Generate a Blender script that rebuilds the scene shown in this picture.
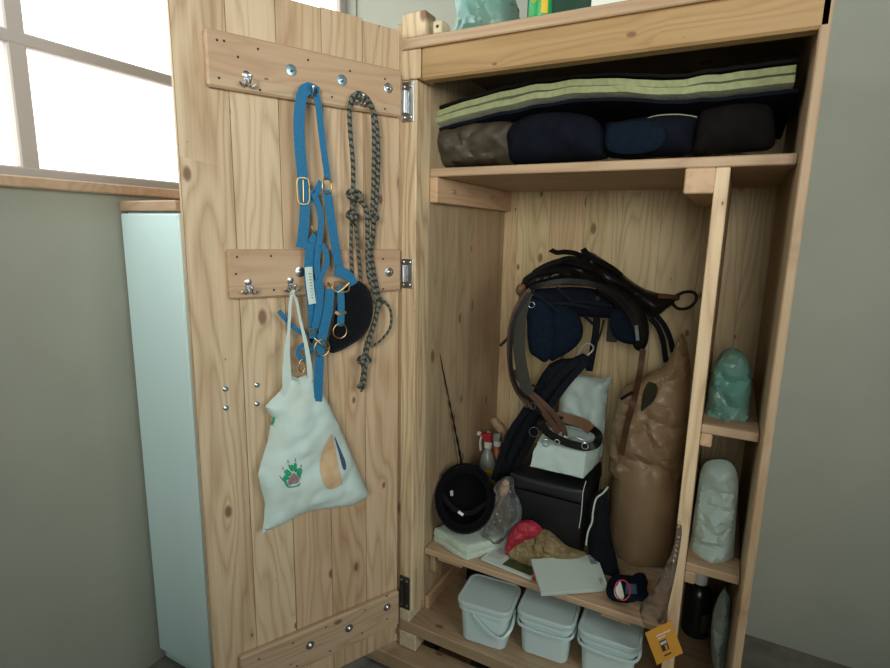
import bpy, bmesh, math, random
from mathutils import Vector, Matrix, noise
from mathutils.bvhtree import BVHTree
from mathutils.geometry import delaunay_2d_cdt
random.seed(4)
for o in list(bpy.data.objects): bpy.data.objects.remove(o)
SC = bpy.context.scene; COL = SC.collection
V = Vector

# ------------------------------------------------------------ camera
F, YAW, PITCH, ROLL = 536.57, 0.4869, -0.1867, 0.0206
CAM = V((0.9052, -1.4086, 1.3376))
fw = V((-math.sin(YAW)*math.cos(PITCH), math.cos(YAW)*math.cos(PITCH), math.sin(PITCH)))
r0 = V((math.cos(YAW), math.sin(YAW), 0)); u0 = r0.cross(fw)
RT = r0*math.cos(ROLL)+u0*math.sin(ROLL); UP = u0*math.cos(ROLL)-r0*math.sin(ROLL)
cd = bpy.data.cameras.new('camera'); cam = bpy.data.objects.new('camera', cd); COL.objects.link(cam)
cd.sensor_width = 36; cd.lens = F*36/890; cd.clip_start = 0.02
Mc = Matrix((RT, UP, -fw)).transposed().to_4x4(); Mc.translation = CAM
cam.matrix_world = Mc; SC.camera = cam
# ------------------------------------------------------------ light
SC.view_settings.view_transform = 'Standard'; SC.view_settings.look = 'None'
SC.view_settings.gamma = 1; SC.view_settings.exposure = 0.0; SC.view_settings.use_curve_mapping = False
W = bpy.data.worlds.new('world'); SC.world = W; W.use_nodes = True
bg = W.node_tree.nodes['Background']; bg.inputs[0].default_value = (0.66, 0.90, 0.84, 1); bg.inputs[1].default_value = 0.13
def area(name, loc, target, size, energy, col, sy=None, spread=180):
    l = bpy.data.lights.new(name, 'AREA'); l.spread = math.radians(spread); l.size = size; l.energy = energy; l.color = col
    if sy: l.shape = 'RECTANGLE'; l.size_y = sy
    o = bpy.data.objects.new(name, l); COL.objects.link(o); o.location = loc
    o.rotation_euler = (V(target)-V(loc)).to_track_quat('-Z', 'Y').to_euler(); return o
area('window_daylight', (1.35, -3.0, 1.80), (0.0, 0.3, 2.05), 1.0, 15, (1.0, 0.98, 0.90), 0.8, 84)
area('side_fill_light', (2.5, -1.25, 1.75), (-0.1, -0.3, 1.1), 1.0, 22, (0.98, 1.0, 0.97), 1.0)  # added fill lamp, brightens the door down to its bottom
area('left_window_daylight', (-0.68, -0.95, 2.1), (-0.35, -0.2, 1.1), 0.9, 6, (0.95, 1.0, 1.0), 0.9)

# ------------------------------------------------------------ picture ray helpers (a pixel of the photo + a real depth = a point)
def ray(x, y): return fw+RT*((x-445)/F)-UP*((y-334)/F)
def PY(x, y, Y=0.0): d = ray(x, y); return CAM+d*((Y-CAM.y)/d.y)
def PZ(x, y, Z): d = ray(x, y); return CAM+d*((Z-CAM.z)/d.z)
TH = -2.0298; HN = V((0.0035, -0.0178, 0)); DU = V((math.cos(TH), math.sin(TH), 0)); DN = V((-math.sin(TH), math.cos(TH), 0))
def PL(x, y, o, n): d = ray(x, y); return CAM+d*((o-CAM).dot(n)/d.dot(n))
def PD(x, y, off=0.03): return PL(x, y, HN+DN*off, DN)
def DW(u, off, z): return HN+DU*u+DN*off+V((0, 0, z))

# ------------------------------------------------------------ materials
def newmat(name):
    m = bpy.data.materials.new(name); m.use_nodes = True; nt = m.node_tree
    return m, nt, nt.nodes['Principled BSDF']
def nd(nt, t, **k):
    n = nt.nodes.new(t)
    for a, b in k.items(): setattr(n, a, b)
    return n
def mth(nt, op, a, b=None, c=None, clamp=False):
    n = nt.nodes.new('ShaderNodeMath'); n.operation = op; n.use_clamp = clamp
    for i, v in enumerate((a, b, c)):
        if v is None: continue
        if isinstance(v, (int, float)): n.inputs[i].default_value = v
        else: nt.links.new(v, n.inputs[i])
    return n.outputs[0]
def mixc(nt, f, a, b, mode='MIX'):
    n = nt.nodes.new('ShaderNodeMix'); n.data_type = 'RGBA'; n.blend_type = mode
    for s, v in ((0, f), (6, a), (7, b)):
        if isinstance(v, (int, float)): n.inputs[s].default_value = v
        elif isinstance(v, tuple): n.inputs[s].default_value = (*v, 1) if len(v) == 3 else v
        else: nt.links.new(v, n.inputs[s])
    return n.outputs[2]
def wood(name, axis='Z', across='X', pw=0.12, off=0.0, light=(0.67, 0.53, 0.35), dark=(0.40, 0.26, 0.14), knots=1.0, seed=0.0, seam=True, var=0.16):
    m, nt, bs = newmat(name)
    tc = nd(nt, 'ShaderNodeTexCoord'); sp = nd(nt, 'ShaderNodeSeparateXYZ'); nt.links.new(tc.outputs['Object'], sp.inputs[0])
    L, A = sp.outputs[axis], sp.outputs[across]
    T = sp.outputs[[c for c in 'XYZ' if c not in (axis, across)][0]]
    a = mth(nt, 'ADD', A, off); q = mth(nt, 'DIVIDE', a, pw); idx = mth(nt, 'FLOOR', q)
    wn = nd(nt, 'ShaderNodeTexWhiteNoise', noise_dimensions='1D'); nt.links.new(mth(nt, 'ADD', idx, seed+0.5), wn.inputs['W'])
    rnd = wn.outputs['Value']
    Ls = mth(nt, 'ADD', L, mth(nt, 'MULTIPLY', rnd, 17.3))
    def vec(a_, b_, c_):
        n = nd(nt, 'ShaderNodeCombineXYZ')
        for i, v in enumerate((a_, b_, c_)):
            if isinstance(v, float): n.inputs[i].default_value = v
            else: nt.links.new(v, n.inputs[i])
        return n.outputs[0]
    # knots
    kv = nd(nt, 'ShaderNodeTexVoronoi', voronoi_dimensions='2D'); kv.inputs['Scale'].default_value = 1
    nt.links.new(vec(mth(nt, 'MULTIPLY', Ls, 3.4), mth(nt, 'MULTIPLY', A, 6.5), 0.0), kv.inputs['Vector'])
    kd = kv.outputs['Distance']
    ks = nd(nt, 'ShaderNodeSeparateColor'); nt.links.new(kv.outputs['Color'], ks.inputs[0])
    kr = mth(nt, 'MULTIPLY', mth(nt, 'POWER', ks.outputs[0], 2.2), 0.115*knots)          # radius differs from knot to knot
    kn = mth(nt, 'SUBTRACT', 1.0, mth(nt, 'DIVIDE', kd, mth(nt, 'ADD', kr, 0.008)), clamp=True)
    kn = mth(nt, 'MULTIPLY', kn, 2.2, clamp=True)
    pull = mth(nt, 'MULTIPLY', mth(nt, 'POWER', 2.718, mth(nt, 'MULTIPLY', kd, -7.0)), mth(nt, 'MULTIPLY', ks.outputs[0], 1.6))
    # growth rings
    n1 = nd(nt, 'ShaderNodeTexNoise'); n1.inputs['Scale'].default_value = 1; n1.inputs['Detail'].default_value = 2
    nt.links.new(vec(mth(nt, 'MULTIPLY', Ls, 1.1), mth(nt, 'MULTIPLY', A, 9.0), mth(nt, 'MULTIPLY', T, 9.0)), n1.inputs['Vector'])
    ph = mth(nt, 'ADD', mth(nt, 'MULTIPLY', n1.outputs[0], 9.0), mth(nt, 'ADD', mth(nt, 'MULTIPLY', A, 26.0), pull))
    ring = mth(nt, 'POWER', mth(nt, 'ABSOLUTE', mth(nt, 'SINE', mth(nt, 'MULTIPLY', ph, 3.1416))), 0.8)
    ring = mth(nt, 'SUBTRACT', 1.0, ring)
    n2 = nd(nt, 'ShaderNodeTexNoise'); n2.inputs['Scale'].default_value = 1; n2.inputs['Detail'].default_value = 3
    nt.links.new(vec(mth(nt, 'MULTIPLY', Ls, 5.0), mth(nt, 'MULTIPLY', A, 170.0), mth(nt, 'MULTIPLY', T, 170.0)), n2.inputs['Vector'])
    n3 = nd(nt, 'ShaderNodeTexNoise'); n3.inputs['Scale'].default_value = 1; n3.inputs['Detail'].default_value = 1
    nt.links.new(vec(mth(nt, 'MULTIPLY', Ls, 0.9), mth(nt, 'MULTIPLY', A, 13.0), 0.0), n3.inputs['Vector'])
    g = mth(nt, 'ADD', mth(nt, 'MULTIPLY', ring, 0.6), mth(nt, 'ADD', mth(nt, 'MULTIPLY', mth(nt, 'SUBTRACT', n2.outputs[0], 0.4), 0.7), mth(nt, 'MULTIPLY', mth(nt, 'SUBTRACT', n3.outputs[0], 0.45), 1.1)))
    g = mth(nt, 'ADD', g, mth(nt, 'MULTIPLY', mth(nt, 'SUBTRACT', rnd, 0.5), var*2), clamp=True)
    c = mixc(nt, g, light, dark)
    wn2 = nd(nt, 'ShaderNodeTexWhiteNoise', noise_dimensions='1D'); nt.links.new(mth(nt, 'ADD', idx, seed+9.5), wn2.inputs['W'])
    c = mixc(nt, mth(nt, 'MULTIPLY', wn2.outputs[0], 0.35), c, (0.72, 0.40, 0.24), 'MULTIPLY') if False else mixc(nt, mth(nt, 'MULTIPLY', wn2.outputs[0], 0.3), c, (0.58, 0.34, 0.20))
    c = mixc(nt, mth(nt, 'MULTIPLY', kn, 0.85), c, (0.17, 0.075, 0.035))
    if seam:
        fr = mth(nt, 'FRACT', q); e = mth(nt, 'MINIMUM', fr, mth(nt, 'SUBTRACT', 1.0, fr))
        s = mth(nt, 'LESS_THAN', e, 0.0011/pw); c = mixc(nt, mth(nt, 'MULTIPLY', s, 0.5), c, (0.09, 0.045, 0.02))
    nt.links.new(c, bs.inputs['Base Color']); bs.inputs['Roughness'].default_value = 0.55
    b = nd(nt, 'ShaderNodeBump'); b.inputs['Strength'].default_value = 0.12; b.inputs['Distance'].default_value = 0.003
    nt.links.new(g, b.inputs['Height']); nt.links.new(b.outputs[0], bs.inputs['Normal'])
    return m
def plain(name, col, rough=0.6, metal=0.0, noise_s=0, amt=0.25, bump=0.0, alt=None, sheen=0, trans=0, alpha=1, emit=0):
    m, nt, bs = newmat(name)
    bs.inputs['Base Color'].default_value = (*col, 1); bs.inputs['Roughness'].default_value = rough; bs.inputs['Metallic'].default_value = metal
    if rough >= 0.84: bs.inputs['Specular IOR Level'].default_value = 0.12
    if sheen: bs.inputs['Sheen Weight'].default_value = sheen
    if noise_s:
        tc = nd(nt, 'ShaderNodeTexCoord'); n = nd(nt, 'ShaderNodeTexNoise'); n.inputs['Scale'].default_value = noise_s; n.inputs['Detail'].default_value = 4
        nt.links.new(tc.outputs['Object'], n.inputs['Vector'])
        f = mth(nt, 'MULTIPLY', mth(nt, 'SUBTRACT', n.outputs[0], 0.35), 2.4, clamp=True)
        nt.links.new(mixc(nt, f, col, alt or tuple(x*(1-amt) for x in col)), bs.inputs['Base Color'])
        if bump:
            b = nd(nt, 'ShaderNodeBump'); b.inputs['Strength'].default_value = bump; b.inputs['Distance'].default_value = 0.004
            nt.links.new(n.outputs[0], b.inputs['Height']); nt.links.new(b.outputs[0], bs.inputs['Normal'])
    if trans: bs.inputs['Transmission Weight'].default_value = trans
    if alpha < 1: bs.inputs['Alpha'].default_value = alpha
    if emit: bs.inputs['Emission Color'].default_value = (*col, 1); bs.inputs['Emission Strength'].default_value = emit
    return m
M = {}
M['door'] = wood('pine_door_boards', 'Z', 'X', 0.1192, 0.002)
M['batten'] = wood('pine_batten', 'X', 'Z', 0.3, 0.11, light=(0.53, 0.39, 0.25), dark=(0.36, 0.235, 0.14), seam=False, seed=3, knots=0.6)
M['back'] = wood('pine_back_boards', 'Z', 'X', 0.138, -0.07, seed=11, light=(0.62, 0.51, 0.29), dark=(0.38, 0.27, 0.13), knots=1.2)
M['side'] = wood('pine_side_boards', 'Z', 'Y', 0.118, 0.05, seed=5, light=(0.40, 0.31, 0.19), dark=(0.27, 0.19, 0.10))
M['post'] = wood('pine_post', 'Z', 'X', 0.5, 0.21, seed=6, seam=False, light=(0.80, 0.66, 0.42))
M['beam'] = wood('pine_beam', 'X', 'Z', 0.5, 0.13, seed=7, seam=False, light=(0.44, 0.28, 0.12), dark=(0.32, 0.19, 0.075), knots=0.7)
M['shelf'] = wood('pine_shelf', 'X', 'Y', 0.2, 0.03, seed=8, light=(0.50, 0.38, 0.24), dark=(0.33, 0.22, 0.13), knots=0.8)
M['base'] = wood('pine_base', 'X', 'Y', 0.22, 0.03, seed=10, light=(0.38, 0.27, 0.16), dark=(0.25, 0.18, 0.10), knots=0.8)
M['cleat'] = wood('pine_cleat', 'Y', 'Z', 0.3, 0.03, seed=9, seam=False, light=(0.60, 0.40, 0.24), knots=0.5)
M['end'] = plain('end_grain', (0.66, 0.56, 0.36), 0.7, noise_s=60)
M['white_wall'] = plain('limewashed_plaster', (0.36, 0.37, 0.31), 0.9, noise_s=5, amt=0.08, bump=0.1)
M['concrete'] = plain('dusty_concrete', (0.20, 0.19, 0.16), 0.9, noise_s=9, amt=0.5, bump=0.3)
M['mint'] = plain('mint_paint', (0.72, 0.93, 0.93), 0.45, noise_s=2, amt=0.05)
M['sill'] = wood('sill_board', 'X', 'Y', 0.3, 0, light=(0.50, 0.36, 0.26), seam=False)
M['frame'] = plain('window_frame_paint', (0.45, 0.40, 0.36), 0.6)
M['pane'] = plain('overcast_window_pane', (0.97, 1.0, 0.99), 0.4, emit=2.2)
M['zinc'] = plain('zinc', (0.62, 0.66, 0.68), 0.28, 1.0, noise_s=30, amt=0.3)
M['zincblue'] = plain('blue_zinc_washer', (0.38, 0.55, 0.62), 0.3, 0.8, noise_s=60, amt=0.3)
M['steeldark'] = plain('dark_steel', (0.10, 0.10, 0.10), 0.35, 0.8)
M['brass'] = plain('brass', (0.62, 0.44, 0.20), 0.32, 1.0)
M['blue'] = plain('blue_webbing', (0.010, 0.18, 0.38), 0.6, noise_s=260, amt=0.35, bump=0.3)
M['fleece'] = plain('black_fleece', (0.006, 0.007, 0.010), 1.0, noise_s=160, bump=1.0, sheen=0.1)
M['canvas'] = plain('cream_cotton', (0.60, 0.76, 0.73), 0.85, noise_s=9, alt=(0.54, 0.62, 0.54), bump=0.15)
M['whitebag'] = plain('white_paper', (0.50, 0.63, 0.59), 0.6, noise_s=8, amt=0.12)
M['towel'] = plain('pale_towelling', (0.56, 0.66, 0.55), 1.0, noise_s=120, amt=0.2, bump=0.8, sheen=0.3)
M['brown'] = plain('brown_kraft_paper', (0.29, 0.195, 0.11), 0.45, noise_s=7, alt=(0.23, 0.155, 0.085), bump=0.15)
M['blackplastic'] = plain('black_plastic', (0.006, 0.007, 0.009), 0.5, noise_s=20, amt=0.3)
M['velvet'] = plain('black_velvet', (0.003, 0.003, 0.005), 0.95, noise_s=90, sheen=0.04, bump=0.4)
M['lining'] = plain('dark_lining', (0.004, 0.004, 0.005), 0.95)
M['leather'] = plain('dark_leather', (0.008, 0.007, 0.007), 0.34, noise_s=24, amt=0.5, bump=0.1)
M['leatherbrown'] = plain('brown_leather', (0.085, 0.040, 0.022), 0.4, noise_s=24, amt=0.4, bump=0.1)
M['tanleather'] = plain('tan_leather', (0.17, 0.085, 0.04), 0.45, noise_s=20)
M['navy'] = plain('navy_wool', (0.005, 0.011, 0.022), 0.95, noise_s=80, amt=0.4, bump=0.4)
M['navycloth'] = plain('navy_cloth', (0.005, 0.007, 0.013), 0.9, noise_s=20, amt=0.4)
M['girth'] = plain('charcoal_webbing', (0.008, 0.010, 0.014), 0.9, noise_s=70, amt=0.4)
M['olive'] = plain('olive_webbing', (0.042, 0.042, 0.033), 0.85, noise_s=90)
M['cream'] = plain('cream_fleece', (0.34, 0.37, 0.19), 1.0, noise_s=70, amt=0.25, bump=1.0, sheen=0.3)
M['beigebag'] = plain('taupe_nylon', (0.07, 0.056, 0.034), 0.6, noise_s=18, amt=0.4)
M['darkbrown'] = plain('dark_brown_cloth', (0.009, 0.008, 0.007), 0.9, noise_s=30)
M['bucket'] = plain('white_bucket_plastic', (0.58, 0.73, 0.73), 0.38)
M['bucketlid'] = plain('white_lid_plastic', (0.47, 0.58, 0.57), 0.4)
M['red'] = plain('red_cloth', (0.42, 0.025, 0.05), 0.6, noise_s=40, amt=0.35)
M['redplastic'] = plain('red_plastic', (0.45, 0.025, 0.04), 0.35)
M['tan'] = plain('tan_patterned_cloth', (0.30, 0.23, 0.12), 0.85, noise_s=35, alt=(0.13, 0.10, 0.045))
M['yellow'] = plain('yellow_print', (0.75, 0.50, 0.03), 0.5)
M['green'] = plain('green_print', (0.015, 0.33, 0.08), 0.4)
M['orange'] = plain('orange_card', (0.62, 0.29, 0.035), 0.7)
M['ink'] = plain('dark_ink', (0.03, 0.028, 0.03), 0.7)
M['blueink'] = plain('blue_ink', (0.05, 0.09, 0.17), 0.7)
M['whiteprint'] = plain('white_print', (0.75, 0.78, 0.72), 0.7)
M['envelope'] = plain('envelope_card', (0.46, 0.54, 0.48), 0.6)
M['paper'] = plain('printed_paper', (0.58, 0.68, 0.62), 0.5, noise_s=6, amt=0.05)
M['photo'] = plain('printed_green_photo', (0.06, 0.085, 0.03), 0.4, noise_s=60, alt=(0.02, 0.03, 0.012))
M['hole'] = plain('painted_hole_shade', (0.035, 0.033, 0.018), 0.9, noise_s=30)  # colour stands in for the shade inside the sack's hole
M['peach'] = plain('peach_print', (0.64, 0.43, 0.24), 0.85, noise_s=40, alt=(0.62, 0.52, 0.38))
M['pawgreen'] = plain('paw_green_print', (0.02, 0.30, 0.14), 0.85, noise_s=160, alt=(0.06, 0.42, 0.24))
M['pawpink'] = plain('paw_pink_print', (0.38, 0.24, 0.24), 0.85, noise_s=90, alt=(0.28, 0.21, 0.22))
M['teal'] = plain('teal_plastic_film', (0.12, 0.30, 0.26), 0.35, noise_s=9, alt=(0.20, 0.27, 0.21))
M['darkgreen'] = plain('dark_green_plastic', (0.02, 0.07, 0.045), 0.5)
M['amber'] = plain('amber_plastic', (0.42, 0.12, 0.03), 0.4)
M['bottle'] = plain('cloudy_bottle_plastic', (0.42, 0.48, 0.42), 0.3, trans=0.3)
M['blackbottle'] = plain('black_bottle_plastic', (0.008, 0.010, 0.012), 0.25)
def film(name, col, fac):
    m, nt, bs = newmat(name); out = nt.nodes['Material Output']
    t = nd(nt, 'ShaderNodeBsdfTransparent'); mx = nd(nt, 'ShaderNodeMixShader')
    bs.inputs['Base Color'].default_value = (*col, 1); bs.inputs['Roughness'].default_value = 0.12
    fr = nd(nt, 'ShaderNodeFresnel'); fr.inputs[0].default_value = 1.5
    nt.links.new(mth(nt, 'ADD', fr.outputs[0], fac, clamp=True), mx.inputs[0]); nt.links.new(t.outputs[0], mx.inputs[1]); nt.links.new(bs.outputs[0], mx.inputs[2])
    nt.links.new(mx.outputs[0], out.inputs[0]); return m
M['film'] = film('clear_film', (0.35, 0.38, 0.38), 0.10)
M['cellophane'] = film('brownish_cellophane', (0.26, 0.20, 0.15), 0.18)
def ropemat():
    m, nt, bs = newmat('flecked_rope'); uv = nd(nt, 'ShaderNodeTexCoord'); sp = nd(nt, 'ShaderNodeSeparateXYZ'); nt.links.new(uv.outputs['UV'], sp.inputs[0])
    a = mth(nt, 'SINE', mth(nt, 'MULTIPLY', mth(nt, 'ADD', mth(nt, 'MULTIPLY', sp.outputs[0], 55.0), sp.outputs[1]), 6.2832))
    b = mth(nt, 'SINE', mth(nt, 'MULTIPLY', mth(nt, 'SUBTRACT', mth(nt, 'MULTIPLY', sp.outputs[0], 90.0), mth(nt, 'MULTIPLY', sp.outputs[1], 2.0)), 6.2832))
    f = mth(nt, 'GREATER_THAN', mth(nt, 'ADD', a, mth(nt, 'MULTIPLY', b, 0.5)), 0.15)
    nt.links.new(mixc(nt, f, (0.15, 0.16, 0.125), (0.028, 0.023, 0.019)), bs.inputs['Base Color']); bs.inputs['Roughness'].default_value = 0.8
    return m
M['rope'] = ropemat()

for k in ('leather', 'leatherbrown', 'tanleather', 'olive'): M[k].node_tree.nodes['Principled BSDF'].inputs['Specular IOR Level'].default_value = 0.22
# ------------------------------------------------------------ mesh helpers (all in world coordinates)
def merge(bm, tmp):
    me = bpy.data.meshes.new('t'); tmp.to_mesh(me); tmp.free(); bm.from_mesh(me); bpy.data.meshes.remove(me)
def box(bm, lo, hi, bev=0.003, Mx=None, seg=1):
    t = bmesh.new(); bmesh.ops.create_cube(t, size=1)
    lo, hi = V(lo), V(hi)
    for v in t.verts: v.co = V([lo[i]+(v.co[i]+.5)*(hi[i]-lo[i]) for i in range(3)])
    if bev: bmesh.ops.bevel(t, geom=list(t.edges), offset=bev, segments=seg, affect='EDGES', profile=0.5)
    if Mx is not None: t.transform(Mx)
    merge(bm, t); return bm
DM = Matrix.Translation(HN) @ Matrix.Rotation(TH, 4, 'Z')
def cr(pts, n=6, closed=False):
    pts = [V(p) for p in pts]; out = []; N = len(pts)
    if N < 3: return pts
    for i in range(N if closed else N-1):
        p0 = pts[(i-1) % N] if (closed or i > 0) else pts[0]; p1 = pts[i]; p2 = pts[(i+1) % N]
        p3 = pts[(i+2) % N] if (closed or i+2 < N) else pts[-1]
        for k in range(n):
            t = k/n
            out.append(0.5*((2*p1)+(p2-p0)*t+(2*p0-5*p1+4*p2-p3)*t*t+(3*p1-p0-3*p2+p3)*t**3))
    if not closed: out.append(pts[-1])
    return out
def sweep(bm, pts, section, closed=False, updirs=None, cap=True, uvscale=1.0):
    """section: function i,t -> list of (a,b) offsets along side/up axes"""
    N = len(pts); rings = []; uvl = bm.loops.layers.uv.verify()
    prev = None; L = 0; ls = []
    for i in range(N):
        if closed: tan = pts[(i+1) % N]-pts[i-1]
        else: tan = pts[min(i+1, N-1)]-pts[max(i-1, 0)]
        tan.normalize()
        if i: L += (pts[i]-pts[i-1]).length
        ls.append(L)
        ref = updirs[i] if updirs else (prev if prev is not None else (V((0, 0, 1)) if abs(tan.z) < .9 else V((1, 0, 0))))
        a = ref-tan*ref.dot(tan)
        if a.length < 1e-5: a = V((1, 0.1, 0))-tan*tan.x
        a.normalize(); b = tan.cross(a); prev = a
        rings.append([bm.verts.new(pts[i]+a*s[0]+b*s[1]) for s in section(i, i/max(1, N-1))])
    K = len(rings[0])
    for i in range(N if closed else N-1):
        j = (i+1) % N
        for k in range(K):
            f = bm.faces.new((rings[i][k], rings[i][(k+1) % K], rings[j][(k+1) % K], rings[j][k]))
            us = ((ls[i], k/K), (ls[i], (k+1)/K), (ls[j] if j else L, (k+1)/K), (ls[j] if j else L, k/K))
            for lp, q in zip(f.loops, us): lp[uvl].uv = q
    if cap and not closed:
        bm.faces.new(rings[0][::-1]); bm.faces.new(rings[-1])
    return bm
def tube(bm, pts, r, seg=8, closed=False, n=5, raw=False):
    P = [V(p) for p in pts] if raw else cr(pts, n, closed)
    rf = r if callable(r) else (lambda t: r)
    return sweep(bm, P, lambda i, t: [(rf(t)*math.cos(2*math.pi*k/seg), rf(t)*math.sin(2*math.pi*k/seg)) for k in range(seg)], closed)
def strap(bm, pts, w, t, face=None, n=6, closed=False, wid=None):
    """flat band; face = direction the flat side looks to"""
    P = cr(pts, n, closed); face = V(face) if face is not None else -fw
    ups = [face]*len(P); h = t/2
    def sec(i, tt):
        ww = (wid(tt) if wid else w)/2
        return [(h, -ww*.94), (h, ww*.94), (h*.5, ww), (-h*.5, ww), (-h, ww*.94), (-h, -ww*.94), (-h*.5, -ww), (h*.5, -ww)]
    return sweep(bm, P, sec, closed, ups)
def circle(c, r, n, a=None, N=20, ry=None):
    n = V(n).normalized(); a = V(a) if a else V((0, 0, 1)); a = (a-n*a.dot(n)).normalized(); b = n.cross(a); ry = ry or r
    return [V(c)+a*(ry*math.cos(2*math.pi*k/N))+b*(r*math.sin(2*math.pi*k/N)) for k in range(N)]
def ring(bm, c, r, n, th, a=None, ry=None):
    return tube(bm, circle(c, r, n, a, 20, ry), th, 8, True, raw=True)
def rect_ring(bm, c, hw, hh, n, a, th):
    n = V(n).normalized(); a = V(a); a = (a-n*a.dot(n)).normalized(); b = n.cross(a); P = []
    for k in range(24):
        t = 2*math.pi*k/24; ca, sa = math.cos(t), math.sin(t)
        P.append(V(c)+a*hh*math.copysign(abs(ca)**.5, ca)+b*hw*math.copysign(abs(sa)**.5, sa))
    return tube(bm, P, th, 6, True, raw=True)
def lathe(bm, c, prof, ax=(0, 0, 1), seg=28, fn=None):
    ax = V(ax).normalized(); a = V((1, 0, 0)) if abs(ax.x) < .9 else V((0, 1, 0)); a = (a-ax*a.dot(ax)).normalized(); b = ax.cross(a); c = V(c)
    rings = []
    for r, h in prof:
        ringv = []
        for k in range(seg):
            t = 2*math.pi*k/seg; p = c+ax*h+(a*math.cos(t)+b*math.sin(t))*max(r, 1e-4)
            if fn: p = fn(p, t, h, r)
            ringv.append(bm.verts.new(p))
        rings.append(ringv)
    for i in range(len(rings)-1):
        for k in range(seg): bm.faces.new((rings[i][k], rings[i][(k+1) % seg], rings[i+1][(k+1) % seg], rings[i+1][k]))
    bm.faces.new(rings[0][::-1]); bm.faces.new(rings[-1]); return bm
def nz(p, s, seed=0.0): return noise.noise(V(p)*s+V((seed*7.1, seed*3.3, seed*5.7)))
def crumple(p, s, seed=0.0):
    q = V(p)*s+V((seed*7.1, seed*3.3, seed*5.7)); d = noise.voronoi(q)[0]; return (d[1]-d[0])
def ptseg(p, a, b):
    ab = b-a; t = max(0, min(1, (p-a).dot(ab)/max(ab.length_squared, 1e-12))); return (p-(a+ab*t)).length
def inside(p, poly):
    c = False; n = len(poly)
    for i in range(n):
        a, b = poly[i], poly[i-1]
        if (a.y > p.y) != (b.y > p.y) and p.x < (b.x-a.x)*(p.y-a.y)/(b.y-a.y)+a.x: c = not c
    return c
def fillpoly(poly, step):
    xs = [p.x for p in poly]; ys = [p.y for p in poly]; B = []
    for i in range(len(poly)):
        a, b = poly[i], poly[(i+1) % len(poly)]; k = max(1, int((b-a).length/step))
        B += [a+(b-a)*(j/k) for j in range(k)]
    P = list(B); row = 0; y = min(ys)+step*.5
    while y < max(ys):
        x = min(xs)+(step*.5 if row % 2 else 0)
        while x < max(xs):
            q = V((x, y))
            if inside(q, poly) and min(ptseg(q, poly[i-1], poly[i]) for i in range(len(poly))) > step*.45: P.append(q)
            x += step
        y += step*.87; row += 1
    r = delaunay_2d_cdt(P, [(i, (i+1) % len(B)) for i in range(len(B))], [], 1, 1e-7)
    vs, fs = r[0], [f for f in r[2] if inside(sum((r[0][i] for i in f), V((0, 0)))/len(f), poly)]
    return vs, fs, B
def puff(bm, pts, nrm, T, Tb=None, edge=None, step=0.012, wr=0.0, ws=20, cs=0.0, css=18, seed=0.0, sm=True, sag=None):
    """a stuffed shape: outline (world points on a plane with normal nrm) swollen T towards nrm and Tb behind"""
    pts = [V(p) for p in pts]; nrm = V(nrm).normalized(); Tb = T if Tb is None else Tb
    o = sum(pts, V((0, 0, 0)))/len(pts); a = V((0, 0, 1)) if abs(nrm.z) < .9 else V((0, 1, 0)); a = (a-nrm*a.dot(nrm)).normalized(); b = a.cross(nrm)
    P = cr(pts, 4, True) if sm else pts
    poly = [V(((p-o).dot(b), (p-o).dot(a))) for p in P]
    vs, fs, B = fillpoly(poly, step)
    dist = [min(ptseg(v, poly[i-1], poly[i]) for i in range(len(poly))) for v in vs]
    D = edge or max(dist)
    F_, K_ = [], []
    for v, d in zip(vs, dist):
        w = o+b*v.x+a*v.y; q = min(d/D, 1.0); h = math.sqrt(max(0, 1-(1-q)**2)); e = min(1, d/(step*1.2))
        dn = (nz(w, ws, seed)*wr+nz(w, ws*2.3, seed+1)*wr*.5+(crumple(w, css, seed)-.25)*cs+(crumple(w, css*2.3, seed+9)-.25)*cs*.45)*(0.15+.85*h)
        sh = (b*nz(w, ws, seed+3)+a*nz(w, ws, seed+5))*wr*.5
        if d < 1e-5:
            x = bm.verts.new(w); F_.append(x); K_.append(x)
        else:
            F_.append(bm.verts.new(w+nrm*(T*h+dn)+sh)); K_.append(bm.verts.new(w-nrm*(Tb*h+abs(dn)*.3)+sh))
    for f in fs:
        try: bm.faces.new([F_[i] for i in f])
        except ValueError: pass
        q = [K_[i] for i in reversed(f)]
        if any(K_[i] is not F_[i] for i in f):
            try: bm.faces.new(q)
            except ValueError: pass
    bmesh.ops.recalc_face_normals(bm, faces=list(bm.faces)); return bm
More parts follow.
